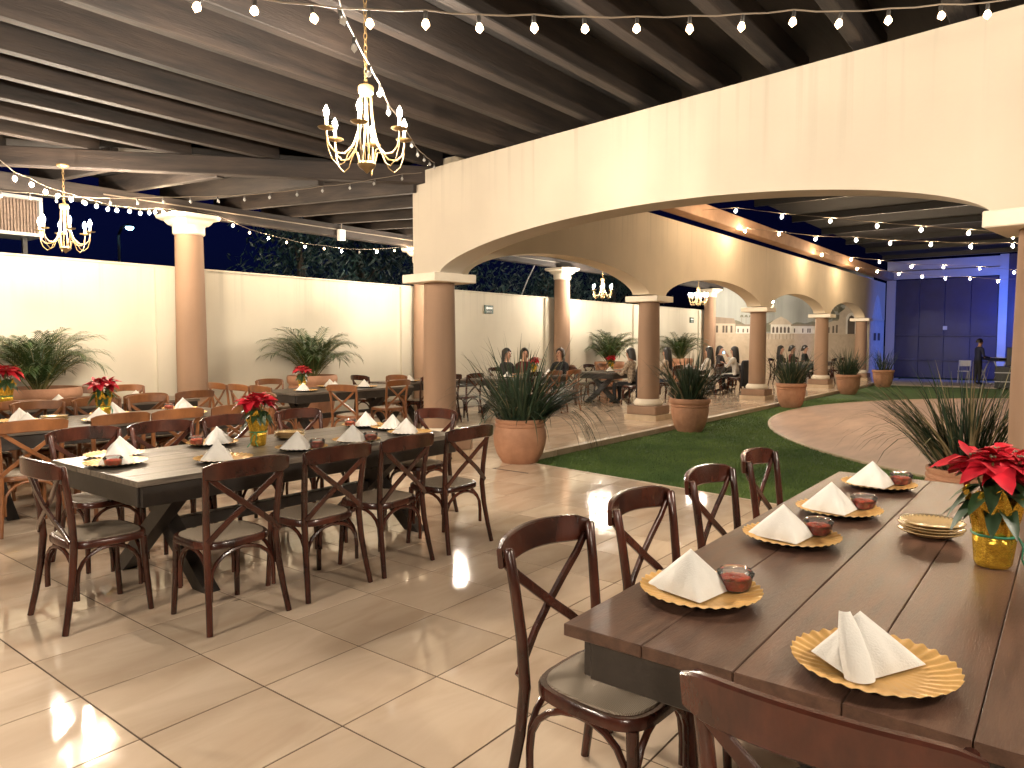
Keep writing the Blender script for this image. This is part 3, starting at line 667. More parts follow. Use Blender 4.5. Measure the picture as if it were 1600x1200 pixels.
rows = [[(14.15,5.4,4.14),(14.15,4.5,3.93),(14.15,3.63,3.76),(14.15,2.85,3.6),(14.15,2.15,3.47),(14.15,1.47,3.35),(14.15,.86,3.24)],
 [(16.28,6.0,4.05),(16.28,5.24,3.91),(16.28,4.46,3.74),(16.28,3.67,3.65),(16.28,3.02,3.53),(16.28,2.3,3.45),(16.28,1.65,3.36),(16.28,.99,3.32)],
 [(22.12,5.89,4.04),(22.12,5.09,3.86),(22.12,4.37,3.74),(22.12,3.58,3.57),(22.12,2.83,3.5),(22.12,2.03,3.42),(22.12,1.28,3.28)],
 [(26.05,5.81,3.94),(26.05,5.19,3.82),(26.05,4.57,3.7),(26.05,3.9,3.58),(26.05,3.27,3.49),(26.05,2.61,3.45),(26.05,1.91,3.34)]]
for i, rw in enumerate(rows):
    string(['nearest','second nearest','second farthest','farthest'][i]+' of the four lit bulb strings across the courtyard', rw, 'court', pre=[(rw[0][0],6.1,4.2)], post=[(rw[0][0],-.5,3.3),(rw[0][0],-4,3.6)], scale=1.35)

# ------------------------------------------------------------------ chairs
def seat_outline(k, n=28):
    pts = []
    for i in range(n):
        a = 2*math.pi*i/n; c, s_ = math.cos(a), math.sin(a)
        x = math.copysign(abs(c)**.55, c); y = math.copysign(abs(s_)**.55, s_)
        wd = (.222 + .012*y)*k if k > .9 else (.222 + .012*y)-.022
        dp = .212*k if k > .9 else .212-.022
        pts.append((x*wd, y*dp))
    return pts
def make_chair(wood, name='cross_back_chair'):
    t = empty(name); W = M[wood]
    sf = MB(); n = 28; rings = []
    for z, k in ((.425,.97),(.430,1.0),(.458,1.0),(.466,.975)):
        rings.append([(x*k, y*k, z) for x, y in seat_outline(1.)])
    vs = sum(rings, []); fs = [list(range(n))[::-1], [3*n+i for i in range(n)]]
    for r in range(3): fs += [(r*n+i, r*n+(i+1)%n, (r+1)*n+(i+1)%n, (r+1)*n+i) for i in range(n)]
    sf._add(vs, fs); sfo = sf.build('seat_frame', W, t)
    sp = MB(); vs = []; o_ = seat_outline(.5)
    for z, k in ((.464,1.),(.472,.985),(.478,.86),(.480,.5)): vs += [(x*k, y*k, z) for x, y in o_]
    fs = [[3*n+i for i in range(n)]]
    for r in range(3): fs += [(r*n+i, r*n+(i+1)%n, (r+1)*n+(i+1)%n, (r+1)*n+i) for i in range(n)]
    sp._add(vs, fs); sp.build('seat_pad', M['seat'], sfo)
    for s_ in (-1, 1):
        MB().tube([(s_*.240,-.272,0),(s_*.226,-.245,.14),(s_*.214,-.218,.30),(s_*.208,-.204,.45),(s_*.213,-.212,.60),(s_*.222,-.232,.76),(s_*.230,-.252,.885),(s_*.231,-.254,.893)], [.0165,.0175,.019,.020,.019,.018,.0175,.012], 10).build('back_post', W, t)
        MB().tube([(s_*.197,.197,0),(s_*.188,.180,.22),(s_*.182,.170,.432)], [.0155,.018,.020], 10).build('front_leg', W, t)
        sg = -s_
        sl = [(s_*.226,-.270,.845),(s_*.17,-.268,.79),(s_*.09,-.262+.007*s_,.725),(0,-.256+.009*s_,.655),(-s_*.09,-.246+.007*s_,.59),(-s_*.165,-.236,.53),(-s_*.214,-.226,.482)]
        MB().tube(sl, 1, flat=(.016,.0075), up=(0,1,0)).build('cross_slat', W, t)
    rail = []
    for k in range(13):
        u = -1+k/6; rail.append((u*.250, -.272-.062*(1-u*u), .862+.016*(1-u*u)))
    rs = [.70]+[.95]+[1]*9+[.95]+[.70]
    MB().tube(rail, rs, flat=(.048,.0125), up=(0,1,0)).build('top_rail', W, t)
    def arch(p0, p1, inset):
        p0, p1 = Vector(p0), Vector(p1); pts = [p0+Vector((0,0,-.09)), p0+Vector((0,0,-.03))]
        for k in range(11):
            a = math.pi*k/10; u = .5-.5*math.cos(a); pts.append(p0.lerp(p1, u)+Vector((0,0,.172*math.sin(a)**.8)))
        pts += [p1+Vector((0,0,-.03)), p1+Vector((0,0,-.09))]
        MB().tube(pts, .0115, 8).build('brace', W, t)
    fl_, fr_, bl_, br_ = (-.162,.172,.245), (.162,.172,.245), (-.19,-.20,.245), (.19,-.20,.245)
    arch(fl_, fr_, 0); arch(bl_, br_, 0); arch((-.178,.150,.245),(-.198,-.19,.245),0); arch((.178,.150,.245),(.198,-.19,.245),0)
    return t
chair_src = {'d': make_chair('wood_dark'), 'l': make_chair('wood_light')}
chair_used = {'d': False, 'l': False}
FACE = {'+y': 0, '-y': math.pi, '+x': -math.pi/2, '-x': math.pi/2}
crn = random.Random(11)
def chair(k, x, y, face, label, group, jit=4):
    if not chair_used[k]: o = chair_src[k]; chair_used[k] = True
    else: o = copy_tree(chair_src[k])
    o.location = (x, y, 0); o.rotation_euler = (0,0,(FACE[face] if isinstance(face, str) else R(face))+R(crn.uniform(-jit, jit)))
    tag(o, label, 'chair', group); return o

# ------------------------------------------------------------------ tables
def table(x0, x1, y0, y1, label, top='plank_grey', n=6, seam=.0016, along='x'):
    t = empty('trestle_table', ((x0+x1)/2,(y0+y1)/2,0)); tag(t, label, 'table', 'long plank trestle tables')
    hx, hy = (x1-x0)/2, (y1-y0)/2; H = .77; wd = 2*hy/n
    for k in range(n):
        o = MB().cbox(-hx, hx, -wd/2+seam, wd/2-seam, -.017, .017, .0022).build('plank', M[top], t, smooth=False)
        o.location = (0, -hy+wd*(k+.5), H-.017)
    ap = .03 if top != 'plank' else .05
    for s_ in (-1, 1):
        MB().cbox(-hx+ap, hx-ap, s_*(hy-ap)-.014, s_*(hy-ap)+.014, H-.155, H-.0355, .004).build('apron', M['plank_black'], t, smooth=False)
        MB().cbox(s_*(hx-ap)-.014, s_*(hx-ap)+.014, -hy+ap+.015, hy-ap-.015, H-.154, H-.0355, .004).build('apron', M['plank_black'], t, smooth=False)
        X = s_*(hx-.42)
        for q in (-1, 1):
            a = Vector((X+q*.051, -q*(hy-.16), 0)); b = Vector((X+q*.051, q*(hy-.22), H-.11))
            L_ = (b-a).length; ang = math.atan2(b.z-a.z, b.y-a.y)
            mb = MB(); hw = .05/math.sin(abs(ang)) if abs(math.sin(ang)) > .2 else .06
            vs = []
            for zz in (0, H-.11):
                yc = a.y+(b.y-a.y)*(zz/(H-.11))
                vs += [(X+q*.051-.048, yc-hw, zz), (X+q*.051+.048, yc-hw, zz), (X+q*.051+.048, yc+hw, zz), (X+q*.051-.048, yc+hw, zz)]
            mb._add(vs, [(0,3,2,1),(4,5,6,7),(0,1,5,4),(1,2,6,5),(2,3,7,6),(3,0,4,7)]); mb.build('leg', M['plank_black'], t, smooth=False)
        MB().cbox(X-.099, X+.099, -hy+.06, hy-.06, H-.109, H-.0365, .005).build('cleat', M['plank_black'], t, smooth=False)
    MB().cbox(-hx+.52, hx-.52, -.04, .04, .30, .38, .005).build('stretcher', M['plank_black'], t, smooth=False)
    return t

# ------------------------------------------------------------------ place settings
def flute(r, z, a):
    k = max(0, min(1, (r-.105)/.05)); q = math.cos(33*a)
    return r*(1+.011*k*q), z+.0030*k*q
ch_mb = MB(); ch_mb.lathe([(0,.007),(.06,.007),(.112,.008),(.120,.0105),(.150,.017),(.174,.025),(.182,.026)], 198, fn=flute, caps=False)
ch_mb.cur = 1; ch_mb.lathe([(.182,.0255),(.174,.0235),(.150,.0150),(.120,.0075),(.112,.003),(.10,.0005),(0,.0005)], 198, fn=flute, caps=False)
charger_me = ch_mb.mesh('charger', [M['gold'], M['charger_back']], 'all')
charger_small = None
def napkin_mesh(kind, seed):
    rn = random.Random(seed); mb = MB(); N_ = 10
    A = Vector((0,.01,.132)); Fp = Vector((.02,-.105,.004)); Lp = Vector((-.135,.035,.004)); Rp = Vector((.135,.045,.004)); B1 = Vector((-.05,.11,.004)); B2 = Vector((.05,.115,.004))
    if kind == 1: Fp = Vector((-.05,-.09,.004)); Lp = Vector((-.11,.02,.03)); Rp = Vector((.155,.0,.006))
    def tri(a, b, c, bulge, seed_):
        vs = []; idx = {}
        nrm = (b-a).cross(c-a).normalized()
        for i in range(N_+1):
            for j in range(N_+1-i):
                u, v = i/N_, j/N_; w_ = 1-u-v; p = a*w_+b*u+c*v
                e = 27*u*v*w_; ph = u*w_*4
                p = p + nrm*(bulge*e + .006*math.sin(9*(u-v)+seed_)*min(1, 5*(1-w_))*e)
                idx[i,j] = len(vs); vs.append(p)
        fs = []
        for i in range(N_):
            for j in range(N_-i):
                fs.append((idx[i,j], idx[i+1,j], idx[i,j+1]))
                if i+j < N_-1: fs.append((idx[i+1,j], idx[i+1,j+1], idx[i,j+1]))
        mb._add(vs, fs)
    tri(A, Lp, Fp, .008, rn.random()*6); tri(A, Fp, Rp, .010, rn.random()*6)
    tri(A, Rp, B2, -.012, rn.random()*6); tri(A, B1, Lp, -.012, rn.random()*6); tri(A, B2, B1, -.03, 1)
    if kind == 1:   # open front fold: a tall pocket
        pts = []
        vs = []
        for k in range(9):
            a = math.pi*(k/8); rr_ = .034
            for z, q in ((.008,1.),(.05,1.0),(.10,.72),(.134,.38)): vs.append(Fp*.75 + Vector((-math.cos(a)*rr_*q, -math.sin(a)*rr_*q*.8-.01*(1-z/.13)+.075*(z/.13), z-.004)))
        fs = [(k*4+j, k*4+4+j, k*4+5+j, k*4+1+j) for k in range(8) for j in range(3)]
        mb._add(vs, fs)
    me = mb.mesh('napkin', M['napkin'], 'all')
    bm = bmesh.new(); bm.from_mesh(me); bmesh.ops.remove_doubles(bm, verts=bm.verts, dist=.0005); bm.to_mesh(me); bm.free()
    return me
napkins = [napkin_mesh(0, s_) for s_ in (1,2,3)] + [napkin_mesh(1, 4)]
def make_candy():
    t = empty('candy_cup')
    MB().lathe([(0,.003),(.040,.003),(.047,.02),(.049,.034),(.035,.040),(0,.041)], 20, fn=lambda r,z,a: (r*(1+.04*math.sin(5*a+z*90)), z+.003*math.sin(7*a+r*300) if z > .03 else z)).build('filling', M['salsa'], t)
    MB().lathe([(0,0),(.042,0),(.0445,.002),(.054,.046),(.0565,.048),(.0565,.053),(.05,.056),(.046,.063),(.02,.066),(.0,.066)], 26).build('plastic_shell', M['clear'], t)
    return t
candy_src = make_candy(); candy_used = [False]
srn = random.Random(21)
def setting(x, y, face, where, candy=True, kind=None, z=.7715, rot=None, s=1.):
    c = link('charger_plate', charger_me); c.location = (x, y, z); c.rotation_euler = (0,0,srn.random()*6); c.scale = (s,)*3
    tag(c, 'gold plate '+where, 'plate', 'gold charger plates')
    k = srn.randrange(3) if kind is None else kind
    n = link('napkin', napkins[k]); a = FACE[face] if rot is None else R(rot)
    off = Matrix.Rotation(a, 3, 'Z') @ Vector((-.03, .0, 0)); n.location = (x+off.x, y+off.y, z+.008); n.rotation_euler = (0,0,a+srn.uniform(-.3,.3) if rot is None else a)
    tag(n, 'white napkin on plate '+where, 'napkin', 'folded white napkins')
    if candy:
        if candy_used[0]: o = copy_tree(candy_src)
        else: o = candy_src; candy_used[0] = True
        off = Matrix.Rotation(a, 3, 'Z') @ Vector((.095, -.055, 0)) if candy is True else Vector(candy)
        o.location = (x+off.x, y+off.y, z+.0115)
        tag(o, 'red candy cup on plate '+where, 'candy cup', 'clear cups of red candy')

# ------------------------------------------------------------------ poinsettias
def leaf_blade(mb, base, d, up, L_, W_, droop, n=5, lobes=0.):
    d = Vector(d).normalized(); up = Vector(up); side = d.cross(up).normalized(); up = side.cross(d).normalized()
    vs = []
    for i in range(n+1):
        u = i/n; wd = W_*(math.sin(math.pi*min(1, u*.93+.07))**.8)*(1+lobes*(1 if i == 2 else -.3 if i == 3 else 0)); 
        if i == n: wd = .0005
        c = Vector(base) + d*(L_*u) - Vector((0,0,1))*droop*u*u + up*.0
        vs += [c - side*wd + up*wd*.25, c, c + side*wd + up*wd*.25]
    fs = []
    for i in range(n): b = i*3; fs += [(b,b+1,b+4,b+3),(b+1,b+2,b+5,b+4)]
    mb._add(vs, fs)
def make_poinsettia(seed):
    rn = random.Random(seed); t = empty('poinsettia')
    def crumple(r, z, a):
        k = z/.2; q = math.sin(a*7+z*20)+.6*math.sin(a*13+1-z*35)
        return r*(1+.06*q*(.4+k)), z+(.022*math.sin(a*4)+.014*math.sin(a*9) if z > .18 else 0)
    MB().lathe([(0,.001),(.050,.001),(.056,.01),(.062,.07),(.060,.09),(.071,.14),(.086,.20),(.082,.197),(.062,.13),(.0,.12)], 48, fn=crumple).build('foil_wrap', M['foil'], t, smooth=False)
    rb = MB().tube([(.065*math.cos(a)*(1+.03*math.sin(5*a)),.065*math.sin(a)*(1+.03*math.sin(5*a)),.09) for a in [k*math.pi/12 for k in range(24)]], .0035, 6, closed=True)
    rb.tube([(.066,0,.09),(.082,.01,.06),(.080,.0,.03),(.09,.02,.004)], .003, 5); rb.tube([(.066,0,.09),(.086,-.02,.07),(.095,-.03,.03),(.125,-.05,.004)], .003, 5)
    o = rb.build('ribbon', M['ribbon'], t); o.rotation_euler = (0,0,R(200))
    heads = [(0,0,.315)]+[(.07*math.cos(k*1.26+.6),.07*math.sin(k*1.26+.6),.275+.03*rn.random()) for k in range(5)]
    for (hx, hy, hz) in heads: MB().tube([(hx*.15,hy*.15,.1),(hx*.5,hy*.5,.2),(hx,hy,hz-.005)], .004, 6).build('stem', M['palm_stem'], t)
    for k in range(22):
        a = k*2.4+rn.random()*.4; mb = MB(); z = .18+.07*rn.random()
        leaf_blade(mb, (.035*math.cos(a),.035*math.sin(a),z), (math.cos(a),math.sin(a),.25-.8*rn.random()), (0,0,1), .085+.045*rn.random(), .026, .05, lobes=.15); mb.build('leaf', M['green'], t, smooth='all')
    for hi, (hx, hy, hz) in enumerate(heads):
        for k in range(11):
            a = k*2.4+rn.random()*.5; inner = k > 6
            tilt = rn.uniform(.1,.7) if inner else rn.uniform(-.55,.25)
            out = Vector((hx,hy,0))*4
            mb = MB(); d = Vector((math.cos(a),math.sin(a),tilt))+out*.5*(0 if hi == 0 else 1)
            leaf_blade(mb, (hx+.006*math.cos(a),hy+.006*math.sin(a),hz-(.012 if not inner else 0)), d, (rn.uniform(-.3,.3),rn.uniform(-.3,.3),1), (.06 if inner else .098)+.03*rn.random(), (.018 if inner else .029)+.007*rn.random(), rn.uniform(.0,.04), lobes=.25)
            mb.build('bract', M['red'], t, smooth='all')
    cy_ = MB()
    for (hx, hy, hz) in heads:
        for k in range(4): cy_.lathe([(0,-.004),(.004,0),(0,.005)], 6, (hx+.008*math.cos(k*1.57),hy+.008*math.sin(k*1.57),hz+.012))
    tag(cy_.build('flower_eyes', M['strap_pale'], t), kind='stuff')
    return t
poin = make_poinsettia(5)
def poinsettia(x, y, label, rz=0, s=1., first=False, z=.7715):
    o = poin if first else copy_tree(poin); o.location = (x, y, z); o.rotation_euler = (0,0,rz); o.scale = (s*.80,s*.80,s*.98)
    tag(o, label, 'poinsettia', 'red poinsettias in gold foil'); return o
def glass_plates(x, y, label, z=.7715):
    t = empty('glass_plate_stack', (x, y, z)); tag(t, label, 'glass plates', 'stacks of pressed glass plates')
    def rib(r, z_, a): k = max(0, (r-.07)/.03); return r*(1+.012*min(1,k)*math.cos(40*a)), z_
    for k in range(4):
        o = MB().lathe([(0,0),(.07,0),(.085,.006),(.112,.02),(.116,.022),(.114,.025),(.084,.010),(.07,.004),(0,.004)], 80, fn=rib).build('glass_plate', M['glass_amber'], t, smooth='all')
        o.location = (.004*math.sin(k*2), .004*math.cos(k*3), .012*k+.002)
    return t

# ------------------------------------------------------------------ lay out the tables
G1, G2 = 'chairs around the near left table', 'chairs around the foreground table'
table(1.85,4.50,4.06,5.26, 'long weathered dark table at left with big poinsettia in gold foil')
for i, x in enumerate((2.19,2.80,3.37,4.02)):
    chair('d', x, 3.79, '+y', 'dark chair, '+ORD(i)+' from left on the near side of the near left table', G1)
chair('d', 1.76, 4.37, '+x', 'dark chair at the left head of the near left table', G1, 1)
for i, x in enumerate((2.2,2.74,3.32,4.02)):
    chair('d', x, 5.34, '-y', 'dark chair, '+ORD(i)+' from left on the far side of the near left table', G1)
chair('d', 4.52, 4.60, '-x', 'dark chair at the right head of the near left table', G1)
for i, (x, y, cd) in enumerate(((2.10,4.40,False),(2.52,4.33,False),(3.12,4.33,False),(3.62,4.33,False),(4.2,4.35,False))):
    if i == 0: setting(2.02, 4.72, '+x', 'at the left head of the near left table', True)
    else: setting(x, y, '+y', ORD(i-1)+' from left, near edge of the near left table', i in (2,3))
for i, x in enumerate((2.16,2.86,4.30)):
    setting(x, 5.06, '-y', ORD(i)+' from left, far edge of the near left table', i > 0, rot=185 if i == 1 else None)
setting(4.34,4.72,'-x','at the right head of the near left table', True)
poinsettia(3.05,4.76, 'bushy red poinsettia on the near left table', .4, 1.2, first=True)
glass_plates(3.42,4.90, 'glass plate stack beside the poinsettia on the left table')
table(1.63,4.58,-.11,1.09, 'brown plank table filling the right foreground', top='plank', n=5, seam=.0013)
for i, x in enumerate((1.99,2.67,3.38,4.10)):
    chair('d', x, 1.13, '-y', 'dark chair, '+ORD(i)+' nearest along the left side of the foreground table', G2, 2)
chair('d', 1.585, .34, '+x', 'dark chair whose back rail is closest, at the foreground table head', G2, 1)
setting(2.07,.88,'-y','nearest on the left edge of the foreground table', (.09,-.075,0), kind=0, rot=-62)
setting(1.84,.35,'+x','at the near head of the foreground table', False, kind=3, rot=-52)
setting(2.87,.85,'-y','second along the left edge of the foreground table', (.11,-.07,0), kind=1, rot=-58)
setting(3.46,.82,'-y','third along the left edge of the foreground table', (.11,-.08,0), kind=2, rot=-58)
setting(4.20,.80,'-y','fourth along the left edge of the foreground table', (.10,-.09,0), kind=0, rot=-58)
setting(4.36,.16,'-x','behind the poinsettia on the foreground table', (-.1,.06,0), kind=1, rot=-60)
poinsettia(2.97,.20, 'red poinsettia in shiny gold foil on the foreground table', 1.2, 1.28)
glass_plates(3.28,.43, 'glass plate stack beside the poinsettia on the foreground table')
G3 = 'honey wood chairs of the rear tables'
table(1.75,4.45,7.10,8.20, 'long dark table with honey chairs behind the near left table')
for i, x in enumerate((2.2,2.85,3.36,3.95)):
    chair('l', x, 6.83, '+y', 'honey chair, '+ORD(i)+' from left, on the near side of the middle left table', G3)
for i, x in enumerate((2.3,2.88,3.45,4.02)):
    chair('l', x, 8.24, '-y', 'honey chair, '+ORD(i)+' from left, on the far side of the middle left table', G3)
chair('l', 4.70, 7.62, '-x', 'honey chair at the right head of the middle left table', G3)
for i, x in enumerate((2.45,3.05,3.9)): setting(x, 7.36, '+y', ORD(i)+' on the near edge of the middle left table', i == 1)
for i, x in enumerate((2.5,3.35,4.1)): setting(x, 7.93, '-y', ORD(i)+' on the far edge of the middle left table', i == 2)
poinsettia(3.22,7.75, 'red poinsettia on the middle left table', 2, 1.25)
glass_plates(2.75,7.70, 'glass plate stack on the middle left table')
table(2.35,5.10,9.30,10.30, 'dark table by the wall under the left palm')
for i, x in enumerate((2.85,3.45,4.15,4.75)):
    chair('l', x, 9.06, '+y', 'honey chair, '+ORD(i)+' from left, on the near side of the table under the left palm', G3)
for i, x in enumerate((4.1,4.75)):
    chair('l', x, 10.36, '-y', 'honey chair, '+ORD(i)+' on the wall side of the table under the left palm', G3)
for i, x in enumerate((2.7,3.5,4.4)): setting(x, 9.55, '+y', ORD(i)+' on the near edge of the table under the left palm', False)
poinsettia(3.0,9.80, 'red poinsettia on the table under the left palm at the left edge', .2, 1.5)
table(6.40,8.80,9.00,10.05, 'dark table below the middle palm')
for i, y in enumerate((10.15,9.58,9.02)):
    chair('l', 6.10, y, '+x', 'honey chair, '+ORD(i)+' in the row left of the table below the middle palm', G3)
chair('l', 6.92, 8.35, -75, 'honey chair standing alone in front of the middle palm table', G3)
chair('l', 8.05, 8.85, '+y', 'honey chair at the near right of the middle palm table', G3)
chair('l', 6.9, 10.15, '-y', 'honey chair against the wall left of the middle palm', G3)
chair('l', 8.85, 9.75, '-x', 'honey chair at the right head of the middle palm table', G3)
for i, x in enumerate((6.75,7.35,7.95)): setting(x, 9.25, '+y', ORD(i)+' on the near edge of the middle palm table', i == 1)
setting(7.6,9.8,'-y','on the wall side of the middle palm table', False)
poinsettia(7.02,9.70, 'red poinsettia on the table below the middle palm', 3, 1.15)
G4 = 'dark chairs of the rear tables'
table(9.20,11.2,9.65,10.6, 'black table half hidden behind the corner column')
for i, x in enumerate((9.35,9.95,10.6)):
    chair('d', x, 9.42, '+y', 'dark chair, '+ORD(i)+' from the left at the black table behind the corner column', G4)
chair('d', 8.98, 10.3, '+x', 'dark chair at the left head of the black table behind the corner column', G4)
setting(9.6,9.9,'+y','on the left of the black table behind the corner column', False); setting(10.4,9.9,'+y','on the right of the black table behind the corner column', False)
table(11.4,13.9,9.10,10.15, 'table with seated guests behind the corner planter')
for i, (x, k) in enumerate(((11.8,'d'),(12.5,'l'),(13.25,'l'))):
    chair(k, x, 8.85, '+y', ('dark' if k == 'd' else 'honey')+' chair, '+ORD(i)+' on the near side of the table behind the corner planter', G4)
for i, x in enumerate((11.9,12.6)): setting(x, 9.35, '+y', ORD(i)+' on the table behind the corner planter', False)
setting(13.4,9.35,'+y','third on the table behind the corner planter', False)
poinsettia(13.35,9.75, 'red poinsettia between the guests behind the corner planter', 1, 1.2)
table(15.2,17.9,8.75,9.85, 'table seen between corner planter and second arcade column')
for i, x in enumerate((15.6,16.5,17.2)): chair('l' if i != 1 else 'd', x, 9.98, '-y', ORD(i)+' chair on the wall side of the table left of the second arcade column', G4)
for i, x in enumerate((15.6,16.4)): setting(x, 9.05, '+y', ORD(i)+' on the table left of the second arcade column', False)
poinsettia(16.3,9.45, 'red poinsettia on the table left of the second arcade column', 1, 1.2)
table(18.9,21.3,8.35,9.35, 'table with guests between second and third arcade columns')
table(21.5,23.9,8.35,9.35, 'table seen just left of the third arcade column')
chair('d', 22.1, 8.1, '+y', 'dark chair at the near side of the table left of the third arcade column', G4)
table(25.2,29.0,7.15,7.95, 'farthest table below the painted bandstand')
for i, x in enumerate((26.2,27.4,28.6)): chair('d', x, 7.05, '+y', 'dark chair, '+ORD(i)+' on the near side of the farthest table', G4)
for i, x in enumerate((19.3,20.4)): setting(x, 8.65, '+y', ORD(i)+' on the guests table between second and third columns', False)

# ------------------------------------------------------------------ potted plants
def pot(parent, kind, r, h_):
    if kind == 'bowl':     # flared planter with rolled rim and flutes
        fn = lambda rr, z, a: (rr*(1+(.035*abs(math.cos(8*a)) if .08*h_ < z < .7*h_ else 0)), z)
        prof = [(0,0),(.58,0),(.62,.03),(.72,.16),(.81,.34),(.87,.52),(.895,.66),(.90,.74),(.94,.76),(.945,.79),(.915,.81),(.93,.84),(.99,.87),(1,.91),(1,.96),(.97,1),(.90,1),(.88,.95),(.86,.9),(0,.9)]
    else:
        fn = lambda rr, z, a: (rr*(1+(.012*max(0, math.cos(16*a)) if .1*h_ < z < .7*h_ else 0)), z)
        prof = [(0,0),(.66,0),(.70,.03),(.86,.2),(.96,.4),(1,.58),(.98,.72),(.93,.80),(.91,.82),(.95,.84),(.95,.88),(.90,.90),(.94,.94),(.94,.99),(.88,1),(.84,.95),(.82,.9),(0,.9)]
    po = MB().lathe([(a*r, b*h_) for a, b in prof], 64, fn=fn).build('pot', M['terracotta'], parent)
    MB().lathe([(0,.905*h_+.002),(.5*r,.925*h_),(.85*r,.905*h_)][::-1], 20).build('soil', M['soil'], po)
def strap_mesh(seed, n, Lmin, Lmax, spread, side=None, pale=.12, wd=.008, droop=1.):
    rn = random.Random(seed); mb = MB()
    for k in range(n):
        a = rn.random()*6.283; tl = (rn.random()**.7)*spread; L_ = rn.uniform(Lmin, Lmax)
        if side is not None and rn.random() < .30: a = side+rn.uniform(-.5,.5); tl = spread*1.1; L_ = Lmax*rn.uniform(.8,1.15)
        mb.cur = 1 if rn.random() < pale else 0
        b0 = Vector((math.cos(a)*.2*rn.random()+rn.uniform(-.05,.05), math.sin(a)*.2*rn.random()+rn.uniform(-.05,.05), 0)); d = Vector((math.cos(a)*tl, math.sin(a)*tl, 1)).normalized()
        g = rn.uniform(.1,.65)*(.4+tl)*droop*(2.4 if rn.random() < .35 else 1); p = b0.copy(); vs = []; ns = 7
        sd_ = Vector((-math.sin(a), math.cos(a), 0)); ta = rn.uniform(-.6,.6); sd_ = (sd_*math.cos(ta)+Vector((math.cos(a)*math.sin(ta), math.sin(a)*math.sin(ta), 0))).normalized()
        w_ = wd*rn.uniform(.7,1.3)
        for i in range(ns+1):
            u = i/ns; ww = w_*(1-u**2.2)+.0006
            vs += [p-sd_*ww, p+sd_*ww]
            d = (d+Vector((math.cos(a)*.08, math.sin(a)*.08, -1))*g*(.10+.55*u*u)*.9).normalized(); p = p+d*(L_/ns)
        mb._add(vs, [(2*i,2*i+1,2*i+3,2*i+2) for i in range(ns)])
    return mb.mesh('foliage', [M['strap'], M['strap_pale']], 'all')
sm = [strap_mesh(1,230,.45,.85,.85), strap_mesh(2,230,.4,.8,.85), strap_mesh(3,80,.45,.8,.5)]
sm_corner = strap_mesh(4,520,.36,.95,.95, side=R(-50), pale=.06, droop=1.5); sm_right = strap_mesh(6,420,.55,1.15,.62, side=R(115), pale=.28, wd=.0075)
def planter(x, y, z, kind, r, h_, me, label, rz=0, s=1.):
    t = empty('potted_plant', (x, y, z), rz); tag(t, label, 'planter', 'terracotta planters along the lawn'); pot(t, kind, r, h_)
    o = link('foliage', me, t); o.location = (0,0,h_*.9); o.scale = (s,)*3; tag(o, kind='stuff'); return t
planter(7.32,5.57,GZ if False else 0,'barrel',.34,.56,sm_corner,'round barrel planter with drooping strappy leaves at the corner of the floor',0,1.3)
planter(12.15,5.42,GZ,'bowl',.36,.60,sm[0],'terracotta planter in front of the second arcade column',.4,1.3)
planter(18.0,5.42,GZ,'bowl',.36,.60,sm[1],'terracotta planter just right of the third arcade column',1.4,1.3)
planter(23.6,5.42,GZ,'bowl',.36,.60,sm[0],'terracotta planter before the fifth arcade column',2.6,1.2)
planter(28.0,5.30,GZ,'bowl',.36,.60,sm[2],'last terracotta planter beside the dark gate with sparse upright leaves',0,1.25)
planter(6.85,.66,GZ if False else 0,'barrel',.31,.52,sm_right,'large strappy bush beside the right column behind the foreground poinsettia',0,.88)
def palm_mesh(seed, n, L0):
    rn = random.Random(seed); mb = MB(); mb2 = MB()
    for k in range(n):
        a = k*2.399+rn.random()*.5; tl = .05+.58*(k/n)**1.4+rn.uniform(-.08,.10); L_ = L0*rn.uniform(.7,1.15)
        d = Vector((math.cos(a)*tl, math.sin(a)*tl, 1)).normalized(); p = Vector((math.cos(a)*.06*rn.random(), math.sin(a)*.06*rn.random(), 0)); pts = [p.copy()]; ds = [d.copy()]; ns = 32
        for i in range(ns):
            u = i/ns; d = (d+Vector((math.cos(a)*.02, math.sin(a)*.02, -.004-.16*u**2.5*(.5+tl)))).normalized(); p = p+d*L_/ns; pts.append(p.copy()); ds.append(d.copy())
        mb2.tube(pts[::2], [.009*(1-.8*i/ns)+.001 for i in range(0,ns+1,2)], 5)
        for i in range(7, ns+1):
            u = i/ns; ll = .30*math.sin(math.pi*min(1, .12+.85*(1-u)+.05))**.7*L0/1.1*rn.uniform(.85,1.1)
            sd_ = ds[i].cross(Vector((0,0,1)));
            if sd_.length < .05: sd_ = Vector((-math.sin(a), math.cos(a), 0))
            sd_.normalize(); up_ = sd_.cross(ds[i]).normalized()
            for s_ in (-1, 1):
                dd = (ds[i]*.85+sd_*s_*.6+up_*rn.uniform(.0,.35)).normalized(); q0 = pts[i]; q1 = q0+dd*ll*.55-Vector((0,0,.02)); q2 = q0+dd*ll-Vector((0,0,.10*ll/.3+.02))
                wv = dd.cross(up_).normalized()*.0075
                mb._add([q0-wv*.3,q0+wv*.3,q1-wv,q1+wv,q2], [(0,1,3,2),(2,3,4)])
    return mb.mesh('frond_leaflets', M['palm'], 'all'), mb2.mesh('frond_stem', M['palm_stem'], 'all')
pms = [palm_mesh(2,46,1.12), palm_mesh(7,46,1.12)]
